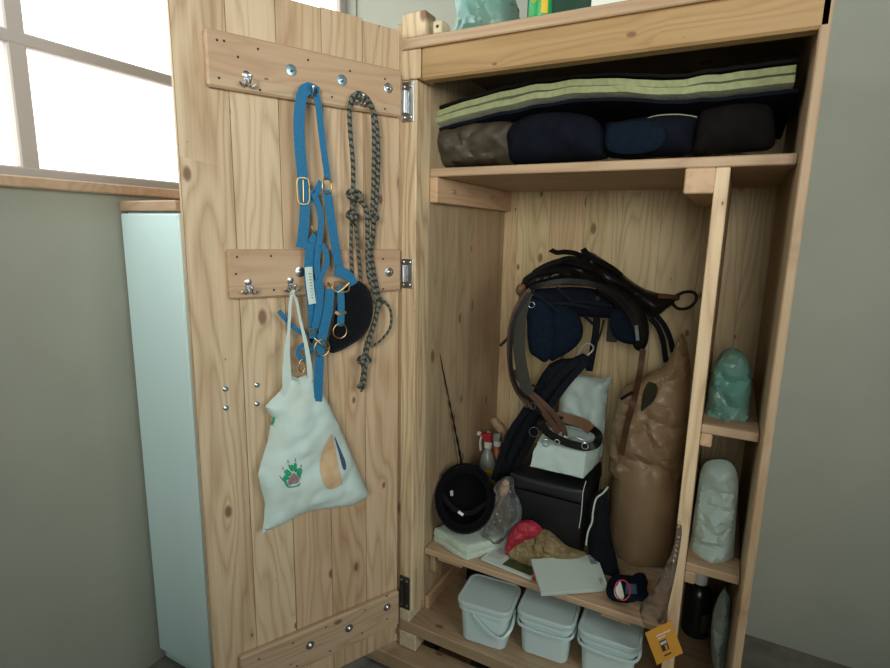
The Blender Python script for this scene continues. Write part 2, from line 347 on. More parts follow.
def hexa(bm, bot, top, cuts=6, rnd=0.0, wr=0.0, ws=15, cs=0.0, css=20, seed=0.0):
    """soft block between two quads (4 points each, same winding)"""
    t = bmesh.new(); n = cuts; vd = {}
    def P(i, j, k):
        key = (i, j, k)
        if key not in vd:
            u, v, w = i/n, j/n, k/n
            lo = bot[0]*(1-u)*(1-v)+bot[1]*u*(1-v)+bot[2]*u*v+bot[3]*(1-u)*v
            hi = top[0]*(1-u)*(1-v)+top[1]*u*(1-v)+top[2]*u*v+top[3]*(1-u)*v
            p = lo*(1-w)+hi*w; c = (sum(bot, V((0, 0, 0)))+sum(top, V((0, 0, 0))))/8
            m = [abs(x-.5)*2 for x in (u, v, w)]; m2 = sorted(m)
            if rnd: p = p+(c-p)*rnd*(m2[1]*m2[2])**4*.5
            d = (p-c).normalized() if (p-c).length > 1e-6 else V((0, 0, 1))
            if w > 0: p = p+d*(nz(p, ws, seed)*wr+(crumple(p, css, seed)-.25)*cs)
            vd[key] = t.verts.new(p)
        return vd[key]
    for i in range(n):
        for j in range(n):
            t.faces.new((P(i, j, 0), P(i, j+1, 0), P(i+1, j+1, 0), P(i+1, j, 0))); t.faces.new((P(i, j, n), P(i+1, j, n), P(i+1, j+1, n), P(i, j+1, n)))
            t.faces.new((P(i, 0, j), P(i+1, 0, j), P(i+1, 0, j+1), P(i, 0, j+1))); t.faces.new((P(i, n, j), P(i, n, j+1), P(i+1, n, j+1), P(i+1, n, j)))
            t.faces.new((P(0, i, j), P(0, i, j+1), P(0, i+1, j+1), P(0, i+1, j))); t.faces.new((P(n, i, j), P(n, i+1, j), P(n, i+1, j+1), P(n, i, j+1)))
    bmesh.ops.recalc_face_normals(t, faces=list(t.faces)); merge(bm, t); return bm
def slab(bm, quad, t, up=(0, 0, 1)):
    up = V(up); q = [V(p) for p in quad]; return hexa(bm, q, [p+up*t for p in q], cuts=1)
# ------------------------------------------------------------ object helpers
def world_m(o):
    m = o.matrix_local.copy() if False else Matrix.LocRotScale(o.location, o.rotation_euler, None)
    return (world_m(o.parent) @ m) if o.parent else m
def obj(name, bm, mat, parent=None, loc=None, rot=0.0, ang=35, flat=False):
    me = bpy.data.meshes.new(name); o = bpy.data.objects.new(name, me); COL.objects.link(o)
    if parent is not None: o.parent = parent
    else:
        if loc is None:
            xs = [v.co for v in bm.verts]; loc = ((min(c.x for c in xs)+max(c.x for c in xs))/2, (min(c.y for c in xs)+max(c.y for c in xs))/2, min(c.z for c in xs))
        o.location = loc; o.rotation_euler = (0, 0, rot)
    bm.transform(world_m(o).inverted()); bm.to_mesh(me); bm.free(); me.materials.append(mat)
    if not flat:
        me.shade_smooth(); me.set_sharp_from_angle(angle=math.radians(ang))
    return o
def thing(name, loc, label, cat, group=None, rot=0.0):
    o = bpy.data.objects.new(name, None); COL.objects.link(o); o.location = loc; o.rotation_euler = (0, 0, rot); o.empty_display_size = 0.05
    return tag(o, label, cat, group)
def tag(o, label, cat, group=None, kind=None):
    o['label'] = label; o['category'] = cat
    if group: o['group'] = group
    if kind: o['kind'] = kind
    return o
def part(name, fn, mat, parent, label=None, **k):
    bm = bmesh.new(); fn(bm); o = obj(name, bm, mat, parent, **k)
    if label: o['label'] = label
    return o
def one(name, fn, mat, label, cat, group=None, **k):
    bm = bmesh.new(); fn(bm); return tag(obj(name, bm, mat, None, **k), label, cat, group)
def struct(name, fn, mat, parent=None, **k):
    bm = bmesh.new(); fn(bm); o = obj(name, bm, mat, parent, **k); o['kind'] = 'structure'; return o
def bvh_of(o):
    dg = [world_m(o) @ v.co for v in o.data.vertices]; return BVHTree.FromPolygons(dg, [tuple(p.vertices) for p in o.data.polygons])
def decal(bm, bvh, poly, lift=0.0008, step=2.0, sm=True):
    """print lying on a surface: picture outline draped on the mesh under it"""
    P = [V((x, y, 0)) for x, y in poly]; P = cr(P, 3, True) if sm else P
    vs, fs, B = fillpoly([V((p.x, p.y)) for p in P], step); out = []
    for v in vs:
        d = ray(v.x, v.y).normalized(); h = bvh.ray_cast(CAM, d)
        out.append(bm.verts.new(h[0]-d*lift*2+(h[1] if h[1].dot(d) < 0 else -h[1])*lift*.5) if h[0] is not None else None)
    for f in fs:
        if all(out[i] is not None for i in f): bm.faces.new([out[i] for i in f])
    return bm

# ------------------------------------------------------------ the setting
FZ = -0.19
struct('floor', lambda b: box(b, (-2.0, -3.2, FZ-.05), (3.2, 0.9, FZ), 0), M['concrete'], flat=True)
struct('wall_back', lambda b: box(b, (-0.763, 0.80, FZ), (3.2, 0.90, 3.0), 0), M['white_wall'], flat=True)
XL = -0.763
def wl(b):
    box(b, (XL-.1, -3.2, FZ), (XL, 0.9, 1.46), 0); box(b, (XL-.1, -3.2, 2.85), (XL, 0.9, 3.0), 0)
    box(b, (XL-.1, -3.2, 1.46), (XL, -1.3, 2.85), 0); box(b, (XL-.1, 0.79, 1.46), (XL, 0.9, 2.85), 0)
struct('wall_left', wl, M['white_wall'], flat=True)
wf = struct('window_1', lambda b: box(b, (XL-.09, -1.3, 1.46), (XL-.08, 0.79, 2.85), 0), M['pane'], flat=True)
def wfr(b):
    for y in (-1.30, -0.62, 0.06, 0.74): box(b, (XL-.078, y, 1.46), (XL-.05, y+.045, 2.85), .004)
    box(b, (XL-.0785, -1.3, 1.46), (XL-.0485, .79, 1.49), .004); box(b, (XL-.079, -1.3, 1.80), (XL-.049, -0.14, 1.835), .004)
part('window_frame', wfr, M['frame'], wf)
part('window_sill', lambda b: box(b, (XL-.05, -1.3, 1.43), (XL+.03, 0.79, 1.46), .004), M['sill'], wf)
# mint painted cupboard behind the door
t = thing('mint_cupboard', (-0.63, -0.2, FZ), 'pale mint painted upright cupboard standing behind the open plank door', 'cupboard')
xe = -0.487
part('body', lambda b: box(b, (XL+.005, -0.38, FZ), (xe, -0.02, 1.38), .006), M['mint'], t)
part('cupboard_door', lambda b: box(b, (XL+.008, -0.4, FZ+.05), (xe, -0.381, 1.375), .004), M['mint'], t)
one('sill_plank', lambda b: box(b, (XL+.004, -0.40, 1.3815), (xe-.008, -0.10, 1.412), .003), M['sill'], 'brown wooden board lying on top of the mint cupboard by the window', 'board')

# ------------------------------------------------------------ cabinet
cab = thing('wooden_tack_cabinet', (0.45, 0.35, FZ), 'large open pine plank tack cabinet with shelves and plank door swung open', 'cabinet')
XR = 1.03
def cp(name, lo, hi, m, bev=.003, label=None): return part(name, lambda b: box(b, lo, hi, bev), M[m], cab, label)
cp('back_panel', (0.0, 0.715, -0.10), (XR, 0.735, 1.85), 'back')
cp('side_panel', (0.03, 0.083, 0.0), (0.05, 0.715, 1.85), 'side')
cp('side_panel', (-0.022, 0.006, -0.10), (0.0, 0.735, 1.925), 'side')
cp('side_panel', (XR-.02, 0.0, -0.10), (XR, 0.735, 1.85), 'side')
cp('post', (0.0, 0.0, 0.045), (0.0517, 0.083, 1.768), 'post', .004)
cp('post_head', (0.0, 0.0, 1.770), (0.0625, 0.083, 1.849), 'post', .003)
cp('post_block', (0.0, 0.0, -0.0), (0.042, 0.083, 0.044), 'end', .003, 'pale end grain block under the post')
cp('base_block', (0.0, 0.0, -0.105), (0.068, 0.083, -0.044), 'end', .003, 'pale end grain block under the bottom board')
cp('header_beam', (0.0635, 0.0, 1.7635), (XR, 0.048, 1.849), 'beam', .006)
cp('top_board', (-0.0, -0.004, 1.850), (XR+.01, 0.735, 1.879), 'shelf', .003)
cp('top_block', (-0.0, 0.0, 1.880), (0.078, 0.06, 1.946), 'post', .003)
sb = cp('small_block', (0.102, 0.00, 1.880), (0.130, 0.05, 1.912), 'end', .002)
cp('upper_shelf', (0.051, 0.083, 1.506), (XR-.02, 0.715, 1.531), 'shelf')
cl = cp('shelf_bracket', (0.0505, 0.083, 1.4285), (0.0776, 0.714, 1.5055), 'cleat')
for y in (.19, .50): part('bolt', lambda b: lathe(b, (0.0776, y, 1.468), [(.007, 0), (.007, .003), (.004, .004), (.004, .009), (.001, .010)], (1, 0, 0), 12), M['zinc'], cl)
cp('shelf_bracket', (0.777, 0.083, 1.4445), (0.845, 0.714, 1.5055), 'cleat')
cp('lower_shelf', (0.051, 0.083, 0.222), (0.843, 0.713, 0.245), 'shelf')
cp('shelf_cleat', (0.095, 0.10, 0.20), (0.19, 0.68, 0.2215), 'cleat')
cp('shelf_cleat', (0.66, 0.10, 0.20), (0.75, 0.68, 0.2215), 'cleat')
cp('shelf_support', (0.0505, 0.12, 0.135), (0.075, 0.70, 0.2215), 'side')
cp('bottom_board', (0.0, 0.0, -0.043), (XR-.02, 0.713, 0.0), 'base')
cp('base_rail', (-0.12, -0.05, -0.165), (XR+.05, 0.05, -0.108), 'base', .004)
cp('base_rail', (-0.02, 0.60, -0.165), (XR+.05, 0.70, -0.108), 'base', .004)
cp('base_foot', (0.10, -0.04, FZ), (0.22, 0.69, -0.166), 'base', .003)
cp('base_foot', (0.80, -0.04, FZ), (0.92, 0.69, -0.166), 'base', .003)
cp('side_cleat', (0.0505, 0.09, 0.0), (0.066, 0.70, 0.05), 'cleat')
cp('divider', (0.8445, 0.083, 0.0), (0.8760, 0.713, 1.505), 'post', .002)
# right bay shelves
for z in (0.861, 0.462):
    cp('side_bay_shelf', (0.8765, 0.083, z-.024), (XR-.021, 0.713, z), 'shelf')
    cp('side_bay_cleat', (0.8765, 0.083, z-.06), (0.905, 0.70, z-.0245), 'cleat', .004)
# hinges on the post
def hinge(zc, half, dark):
    m = M['steeldark'] if dark else M['zinc']
    h = part('hinge', lambda b: box(b, (0.003, -0.004, zc-half), (0.044, -0.0005, zc+half), .001), m, cab)
    part('hinge_pin', lambda b: lathe(b, (0.016, -0.010, zc-half*.55), [(.007, 0), (.007, half*1.1)], (0, 0, 1), 14), m, h)
    for x in (.011, .034):
        for s in (-1, 1): part('screw', lambda b: lathe(b, (x, -0.004, zc+s*half*.76), [(.0045, 0), (.0045, .0015), (.002, .003)], (0, -1, 0), 12), M['zinc'], h)
hinge(1.708, 0.055, False); hinge(1.212, 0.046, False); hinge(0.113, 0.062, True)
# the door
dm = bmesh.new(); seams = [0, .1172, .2364, .3556, .4748, .5957]
tops = [1.897, 1.903, 1.900, 1.905, 1.902]
for i in range(5): box(dm, (seams[i]+.0002, -.022, -0.071), (seams[i+1]-.0002, 0, tops[i]), .0010, DM)
door = bpy.data.objects.new('door', bpy.data.meshes.new('door')); COL.objects.link(door); door.parent = cab
door.location = HN-V(cab.location); door.rotation_euler = (0, 0, TH)
dm.transform(DM.inverted()); dm.to_mesh(door.data); dm.free(); door.data.materials.append(M['door'])
door['label'] = 'tall plank door swung wide open with three battens'
B2 = .022
def dpart(name, fn, m, label=None): return part(name, fn, M[m], door, label)
dpart('batten', lambda b: box(b, (0.004, 0.0005, 1.661), (0.527, B2, 1.787), .005, DM), 'batten')
dpart('batten', lambda b: box(b, (0.004, 0.0005, 1.161), (0.503, B2, 1.286), .005, DM), 'batten')
dpart('batten', lambda b: box(b, (0.004, 0.0005, 0.008), (0.529, B2, 0.136), .005, DM), 'batten')
def bolt(px, py, washer=True):
    c = PD(px, py, B2+.0005)
    def f(b):
        lathe(b, c, [(.0135, 0), (.0135, .0018), (.012, .0022)], DN, 20); lathe(b, c, [(.006, .002), (.006, .005), (.003, .0075), (.0015, .009)], DN, 10)
    dpart('washer_bolt', f, 'zincblue' if py < 200 and px < 380 else 'zinc')
for q in [(291, 70), (342, 80), (388, 88), (300, 272), (389, 272), (310, 645), (349, 628), (387, 607)]: bolt(*q)
for q in [(225.5, 389), (257, 385), (226, 408), (257, 404)]:
    c = PD(q[0], q[1], .0005); dpart('screw', lambda b: lathe(b, c, [(.007, 0), (.007, .0015), (.003, .004), (.001, .005)], DN, 12), 'zincblue')
for q in [(217, 40), (224, 41), (238, 57), (258, 49), (219, 78), (308, 60), (350, 71), (385, 79), (385, 109), (332, 97), (260, 90),
              (237, 257), (271, 256), (236, 274), (274, 290), (383, 259), (383, 289), (259, 659), (293, 643), (326, 627), (365, 610), (387, 596), (387, 619), (330, 651), (362, 633), (297, 666)]:
    c = PD(q[0], q[1], B2); dpart('screw_hole', lambda b: lathe(b, c, [(.0030, 0), (.0030, .0006)], DN, 8), 'ink')
def hook(px, py):
    c = PD(px, py, B2)
    up = V((0, 0, 1))
    def f(b):
        lathe(b, c+up*.010, [(.0085, 0), (.0085, .003), (.006, .004)], DN, 16)
        box(b, (-.006, 0, -.014), (.006, .003, .012), .001, Matrix.Translation(c) @ Matrix.Rotation(TH, 4, 'Z'))
        tube(b, [c+DN*.003-up*.004, c+DN*.016-up*.016, c+DN*.032-up*.014, c+DN*.038-up*.002], lambda t: .0036-.001*t, 8)
        lathe(b, c+DN*.038-up*.004, [(.002, 0), (.005, .002), (.005, .006), (.002, .008)], up, 10)
        for s in (-1, 1): tube(b, [c+DN*.003-up*.012, c+DN*.010-up*.018+DU*s*.012, c+DN*.016-up*.012+DU*s*.020], .0028, 8)
    return dpart('coat_hook', f, 'zinc')
for q in [(246, 79), (308, 90), (357, 98), (248, 286), (290, 284)]: hook(*q)

# ------------------------------------------------------------ blue halter on the door
def dpts(lst, off): return [PD(x, y, off if len(q) == 2 else q[2]) for q in lst for x, y in [q[:2]]]
hal = thing('horse_halter', PD(308, 90, .04), 'bright blue webbing horse halter with black fleece noseband hanging on door hook', 'halter', rot=TH)
def hs(name, pts, w, off=.045, **k): return part(name, lambda b: strap(b, dpts(pts, off), w, .0035, DN, **k), M['blue'], hal)
hs('crown_strap', [(318, 93), (309, 88.5), (302, 95), (299, 120), (300, 150), (303, 180), (305, 205), (303.5, 230), (301, 248)], .0285)
hs('crown_strap', [(307, 88.5), (314, 91), (318, 103), (321, 128), (324, 152), (328, 180)], .0175)
hs('cheek_strap', [(322, 182), (316, 193), (313, 200), (312, 190)], .02, .048)
hs('cheek_strap', [(314, 193), (318, 205), (321, 220), (320, 235), (318, 250), (317, 266), (319, 284)], .017, .052)
hs('cheek_strap', [(327, 190), (330, 212), (333, 232), (336, 250), (339, 268)], .0245, .048)
hs('cheek_strap', [(310, 242), (309.5, 258), (309, 275), (311, 295), (313, 318), (314, 338)], .027, .044)
hs('cheek_strap', [(322, 244), (327, 256), (325, 268), (321, 276), (319, 284)], .015, .056)
hs('throat_strap', [(311, 243), (314, 238), (318, 232)], .022, .046)
hs('noseband', [(335, 270), (341, 272), (348, 276), (353, 285)], .03, .052)
hs('nose_strap', [(318, 280), (320, 295), (319, 310), (316, 328)], .025, .054)
hs('chin_strap', [(330, 289), (328.5, 310), (324, 330), (320, 350), (319, 370), (317.5, 402)], .0265, .064)
hs('chin_strap', [(340, 286), (341, 300), (341, 315), (340.5, 326)], .021, .062)
hs('side_strap', [(279, 311), (288, 322), (297, 330), (306, 335)], .012, .040)
hs('side_strap', [(307, 342), (299, 349), (299, 357), (305, 359), (312, 349), (316, 340)], .012, .044)
def bpart(name, fn): return part(name, fn, M['brass'], hal)
bpart('buckle', lambda b: (rect_ring(b, PD(303, 191, .050), .0165, .033, DN, (0, 0, 1), .0022), tube(b, [PD(303, 180, .051), PD(303.3, 202, .053)], .0016, 6)))
bpart('ring', lambda b: ring(b, PD(327, 186, .050), .0135, DN, .0022, ry=.020))
bpart('ring', lambda b: ring(b, PD(340, 331, .068), .0205, DN, .0022))
bpart('ring', lambda b: (ring(b, PD(322, 348, .070), .0215, DN, .0026, ry=.023), tube(b, [PD(314, 338, .07), PD(322, 345, .075), PD(330, 350, .07)], .0026, 8)))
bpart('ring', lambda b: ring(b, PD(302, 366, .048), .0085, DN, .0022, ry=.017))
bpart('ring', lambda b: rect_ring(b, PD(313, 331, .052), .010, .008, DN, (0, 0, 1), .0018))
bpart('halter_square', lambda b: (rect_ring(b, PD(341, 287, .062), .024, .014, DN, (0, 0, 1), .0028), tube(b, [PD(331, 288, .062), PD(338, 292, .066), PD(349, 283, .064)], .0028, 8), tube(b, [PD(328, 283, .06), PD(334, 291, .06)], .003, 8)))
bpart('keeper', lambda b: strap(b, [PD(335, 312, .066), PD(340, 314, .067), PD(346, 312, .066)], .008, .003, DN))
bpart('snap', lambda b: tube(b, [PD(311, 226, .05), PD(314, 231, .052), PD(317, 235, .05)], .003, 8))
part('fleece_pad', lambda b: puff(b, dpts([(350, 284), (358, 281), (366, 286), (371, 296), (373, 312), (369, 328), (360, 339), (346, 348), (334, 353), (328, 350), (329, 338), (333, 325), (336, 308), (341, 294)], .045), DN, .016, .014, wr=.003, ws=60, step=.007), M['fleece'], hal)
part('fleece_pad', lambda b: puff(b, dpts([(309, 331), (318, 330), (321, 337), (318, 344), (310, 342)], .036), DN, .006, step=.006), M['fleece'], hal)
part('size_label', lambda b: strap(b, dpts([(308.5, 267), (310, 285), (312.5, 304)], .058), .021, .0012, DN), M['canvas'], hal, 'cream sewn label with faded lettering')
def lettering(b):
    for k in range(9):
        y = 274+k*3; x = 309.2+(y-267)*.105
        c = PD(x, y, .0595); random.seed(k); s = .003+.0015*random.random()
        tube(b, [c-DU*s-V((0, 0, .001)), c+V((0, 0, .0015)), c+DU*s-V((0, 0, .001*(k % 2)))], .0006, 4, n=2)
part('label_lettering', lettering, M['ink'], hal)

# ------------------------------------------------------------ rope halter
rh = thing('rope_halter', PD(358, 97, .04), 'olive and black flecked rope halter with knots hanging on right door hook', 'halter', rot=TH)
def rp(name, pts, off=.04, r=.0062, **k): return part(name, lambda b: tube(b, dpts(pts, off), r, 8, **k), M['rope'], rh)
rp('rope', [(353, 191), (353, 165), (350.5, 135), (349.5, 112), (352, 98), (359, 93.5, .052), (367, 98), (372.5, 111), (374, 140), (373.5, 180), (372, 212)])
rp('rope', [(359, 95.5, .058), (368, 102, .05), (375.5, 118, .045), (378, 150), (377.5, 180), (375, 216)])
rp('rope', [(353, 191), (359, 200), (366, 209), (367.5, 231), (367.5, 256), (369, 276), (374, 292), (378, 302)], .046, .0068)
rp('rope', [(374, 216), (373, 235), (371, 252), (373, 268), (377, 290), (379, 301)], .040, .0068)
rp('rope', [(372, 236, .05), (369, 250, .05), (370, 270, .05), (376, 298, .05)], .05, .006)
rp('rope', [(353, 196), (352, 206), (352, 216)], .04)
rp('rope', [(351.5, 218), (351, 240), (351.5, 260), (353, 282)], .03, .0048)
rp('rope', [(354.5, 218), (357, 240), (359, 260), (361, 284)], .03, .0048)
rp('rope', [(378, 302), (375.5, 318), (371, 332), (367, 343), (364, 358), (363.5, 372), (361, 386)], .042, .0068)
rp('rope', [(380, 300), (374, 325), (368, 345), (366, 360), (364, 385)], .05, .006)
rp('rope', [(379, 299), (386, 303), (391, 313), (390, 328), (381, 340), (371, 347)], .04, .0042)
def knot(px, py, off, R):
    c = PD(px, py, off)
    def f(b):
        pts = []
        for k in range(26):
            t = 2*math.pi*k/26
            x = math.sin(t)+2*math.sin(2*t); y = math.cos(t)-2*math.cos(2*t); z = -math.sin(3*t)
            pts.append(c+DU*x*R*.36+V((0, 0, y*R*.42))+DN*z*R*.5)
        tube(b, pts, R*.42, 8, True, raw=True)
    part('knot', f, M['rope'], rh)
for q in [(354, 196, .043, .016), (352.5, 216, .041, .0135), (374, 218, .044, .0115), (379, 302, .046, .0115), (364, 361, .046, .0155), (361.5, 387, .045, .0095)]: knot(*q)

# ------------------------------------------------------------ cotton tote bag
tb = thing('tote_bag', PD(300, 520, .04), 'cream cotton tote bag with green paw print hanging on the middle door batten', 'bag', rot=TH)
body = part('bag_body', lambda b: puff(b, dpts([(287, 374), (281, 390), (270, 401), (265, 407), (272, 417), (268, 440), (262, 460), (258, 474), (261, 488), (265, 503), (264, 520), (262, 533), (272, 529), (284, 523), (296, 516), (308, 511), (330, 508), (351, 506), (360, 500), (368.5, 494), (363, 482), (356, 466), (347, 444), (336, 420), (326, 398), (318, 384), (310, 374), (298, 378)], .038), DN, .040, .028, edge=.085, wr=.009, ws=12, cs=.018, css=9, step=.010, sm=False), M['canvas'], tb)
part('handle', lambda b: strap(b, dpts([(294, 290, .058), (290.5, 300), (289, 325), (287, 352), (287, 378), (290, 400)], .055), .02, .003, DN, wid=lambda t: .008+.05*max(0, t-.45)), M['canvas'], tb)
part('handle', lambda b: strap(b, dpts([(291, 292, .060), (296, 300), (300, 320), (306, 345), (310, 372), (311, 392)], .050), .013, .003, DN, wid=lambda t: .007+.022*max(0, t-.4)), M['canvas'], tb)
bb = bvh_of(body)
def z5(l): return [(250+x/4.176, 380+y/4.176) for x, y in l]
def zp(l): return [(270+x/14.85, 450+y/14.85) for x, y in l]
part('peach_patch', lambda b: decal(b, bb, z5([(342, 225), (350, 260), (362, 320), (380, 400), (385, 432), (350, 455), (318, 450), (296, 400), (292, 350), (305, 290), (325, 250)])), M['peach'], tb, 'peach coloured worn patch')
part('blue_print', lambda b: decal(b, bb, z5([(352, 235), (375, 285), (398, 340), (400, 372), (388, 370), (372, 310)])), M['blueink'], tb, 'blue-grey printed stripe')
def pawg(b):
    for l in ([(170, 430), (215, 400), (240, 440), (255, 500), (300, 540), (410, 520), (440, 480), (445, 500), (415, 540), (290, 562), (235, 530), (215, 480)],
              [(205, 390), (235, 365), (270, 390), (285, 420), (255, 445), (220, 420)], [(210, 310), (250, 285), (285, 310), (320, 340), (290, 390), (250, 375), (215, 350)],
              [(270, 215), (300, 225), (330, 215), (350, 260), (345, 315), (310, 310), (285, 270)], [(350, 220), (380, 190), (400, 220), (395, 270), (410, 300), (380, 330), (355, 310)],
              [(395, 320), (420, 270), (475, 280), (470, 350), (455, 380), (460, 430), (430, 400), (400, 370)]):
        decal(b, bb, zp(l), .0008, .9)
part('paw_print', pawg, M['pawgreen'], tb, 'green paw print emblem')
part('paw_pad', lambda b: [decal(b, bb, zp(l), .0012, .8) for l in ([(345, 340), (385, 370), (430, 420), (430, 465), (390, 500), (340, 505), (300, 525), (270, 500), (275, 450), (305, 390)],)], M['pawpink'], tb, 'grey pink pad of the paw print')
part('paw_claw', lambda b: [decal(b, bb, zp(l), .001, .7, False) for l in ([(135, 380), (150, 380), (180, 425), (165, 432)], [(178, 255), (195, 255), (208, 288), (192, 290)], [(255, 152), (270, 152), (278, 190), (264, 192)], [(368, 125), (384, 125), (384, 180), (370, 180)], [(452, 215), (470, 215), (470, 262), (455, 262)])], M['pawpink'], tb, 'pink claws of the paw print')
part('side_print', lambda b: decal(b, bb, z5([(88, 155), (103, 158), (100, 180), (82, 190)]), .001, .9), M['pawgreen'], tb, 'small green print at the fold')
#MORE
# ============================================================ main compartment
def Hp(X, Y, Z): return V((X, Y, Z))
S = 0.2455                                            # top of the lower shelf
# black storage chest
t = thing('storage_chest', (0.425, 0.38, S), 'black lidded storage chest standing on the lower shelf behind the white envelope', 'chest')
part('body', lambda b: hexa(b, [Hp(.300, .255, S), Hp(.552, .255, S), Hp(.552, .52, S), Hp(.300, .52, S)], [Hp(.290, .245, .47), Hp(.560, .245, .47), Hp(.560, .52, .47), Hp(.290, .52, .47)], 8, .10), M['blackplastic'], t)
part('lid', lambda b: hexa(b, [Hp(.283, .237, .4705), Hp(.566, .237, .4705), Hp(.566, .528, .4705), Hp(.283, .528, .4705)], [Hp(.287, .242, .520), Hp(.562, .242, .520), Hp(.562, .522, .520), Hp(.287, .522, .520)], 8, .14), M['blackplastic'], t)
# small white paper bag lying on the chest
sm = one('paper_bag', lambda b: hexa(b, [PY(528, 467, .262), PY(584, 480, .262), PY(601, 462, .40), PY(545, 452, .40)], [PY(535, 441, .275), PY(588, 453, .275), PY(604, 433, .40), PY(551, 424, .40)], 12, .10, .006, 22, .012, 14, 3.0), M['whitebag'], 'small white paper bag lying on the black chest beneath the brown bridle', 'paper bag')
sm.location.z += 0
# tall white paper sack
def tws(b):
    o = [(563, 379), (568, 373.5), (585, 375.5), (600, 378), (610, 376.5), (612, 384), (608, 391), (606, 420), (604, 446), (600, 458), (575, 462), (557, 458), (556.5, 430), (559, 395)]
    puff(b, [PY(x, y, .475) for x, y in o], (-.1, -1, .05), .045, .035, edge=.045, wr=.007, ws=16, cs=.012, css=13, step=.010, seed=2)
one('paper_sack', tws, M['whitebag'], 'tall pale paper sack with a rolled top standing at the back of the black chest', 'paper sack')
# brown kraft sacks
def low(p, tt, h, r):
    d = V((math.cos(tt), math.sin(tt), 0))
    return p+V((p.x-.728, p.y-.45, 0)).normalized()*((crumple(p, 9, 4)-.3)*(.014+.045*max(0, (h-.20)/.15))+(crumple(p, 24, 5)-.3)*.006+nz(p, 6, 2)*.006)
one('feed_sack', lambda b: lathe(b, (.722, .45, S), [(.085, 0), (.105, .004), (.113, .02), (.115, .05), (.116, .06), (.117, .10), (.117, .15), (.117, .19), (.117, .23), (.117, .27), (.116, .30), (.113, .325), (.108, .345), (.100, .36), (.085, .372), (.05, .378), (.01, .38)], seg=56, fn=low), M['brown'], 'full smooth brown kraft paper feed sack standing on the lower shelf beside the divider', 'sack', 'stacked brown kraft sacks')
t = thing('open_sack', (.73, .46, .63), 'crumpled brown kraft sack with peaked open top stacked on the full sack', 'sack', 'stacked brown kraft sacks')
up = part('sack_body', lambda b: puff(b, [PY(x, y, .45) for x, y in [(609, 468), (610, 448), (613, 420), (616, 400), (624, 386), (637, 381), (647, 374), (656, 370), (664, 366), (670, 356), (676, 342), (681, 333), (686, 342), (689, 362), (690, 392), (690, 420), (687, 448), (684, 468), (668, 478), (645, 482), (624, 478)]], (-.15, -1, .1), .085, .075, edge=.085, wr=.014, ws=9, cs=.060, css=8, step=.009, seed=6, sm=False), M['brown'], t, ang=25)
ub = bvh_of(up)
part('opening_shade', lambda b: decal(b, ub, [(649, 382), (657, 385), (657, 394), (653, 402), (646, 408), (641, 411), (642, 399), (645, 388)], .002, 1.5), M['hole'], t, 'dark patch painted as the shade in the opening of the crumpled paper')  # no real hole: its shade is a dark decal on the paper
# dark cloth bag with drawstring
t = thing('drawstring_bag', PY(600, 585, .30), 'dark navy cloth bag with pale drawstring squeezed between black chest and brown sack', 'bag')
part('bag_body', lambda b: puff(b, [PY(x, y, .27) for x, y in [(590, 500), (600, 490), (607, 492), (609, 515), (612, 540), (617, 560), (619, 578), (606, 581), (594, 570), (588, 545), (588, 520)]], (0, -1, 0), .025, .02, wr=.006, ws=20, step=.009), M['girth'], t)
part('drawstring', lambda b: tube(b, [PY(x, y, .236) for x, y in [(608, 487), (603, 493), (596, 499), (593, 512), (592, 522), (588, 532), (586, 545)]], .0028, 6), M['towel'], t)
part('tie_cord', lambda b: tube(b, [PY(x, y, .225) for x, y in [(586, 481), (583, 492), (582, 505), (581, 516), (579, 528)]], .0013, 6), M['whitebag'], sm, 'thin white cord dangling down the chest front')

# saddle -------------------------------------------------------------------
A0, A1 = PY(518, 288, .34), PY(676, 300, .54)
sn = (A1-A0).cross(V((0, 0, 1))).normalized()
if sn.y > 0: sn = -sn
def SP(x, y, off=0.0): return PL(x, y, A0+sn*off, sn)
rk = thing('saddle_rack', PY(596, 350, .713), 'black metal saddle rack on the cabinet back wall carrying the saddle', 'rack')
pk = SP(600, 303, 0); 
part('arm', lambda b: (tube(b, [V((pk.x, .712, pk.z+.01)), V((pk.x, .45, pk.z+.015)), V((pk.x-.01, .42, pk.z+.02))], .008, 8), tube(b, [V((pk.x, .71, pk.z-.13)), V((pk.x, .50, pk.z+.008))], .006, 8)), M['steeldark'], rk)
part('back_plate', lambda b: box(b, (pk.x-.02, .704, pk.z-.18), (pk.x+.02, .7145, pk.z+.05), .002), M['steeldark'], rk)
sd = thing('riding_saddle', SP(600, 320), 'dark leather riding saddle with navy pads and piled straps hanging above the sacks', 'saddle')
seat = part('seat', lambda b: puff(b, [SP(x, y, -.03) for x, y in [(519, 287), (524, 277), (533, 271), (546, 265), (560, 261), (574, 256), (585, 250), (594, 253), (603, 259), (612, 265), (622, 273), (633, 282), (645, 289), (658, 293), (671, 295.5), (678, 299), (672, 304), (664, 311), (656, 317), (648, 320), (640, 312), (628, 300), (610, 290), (585, 286), (560, 285), (540, 287), (528, 293)]], sn, .06, .08, edge=.05, wr=.006, ws=14, step=.010, seed=1, sm=False), M['leather'], sd)
part('pommel_rim', lambda b: strap(b, [SP(x, y, o) for x, y, o in [(527, 300, .06), (531, 289, .07), (545, 284, .08), (565, 281, .085), (588, 283, .08), (606, 290, .07), (621, 302, .06), (631, 316, .055), (637, 330, .055), (640, 345, .05)]], .030, .010, sn, wid=lambda t: .014+.012*t), M['leather'], sd)
part('saddle_flap', lambda b: puff(b, [SP(x, y, .035) for x, y in [(596, 282), (612, 284), (630, 296), (643, 310), (649, 326), (648, 342), (642, 351), (634, 348), (631, 335), (624, 318), (612, 303), (598, 294)]], sn, .016, .02, step=.009, wr=.003), M['leather'], sd)
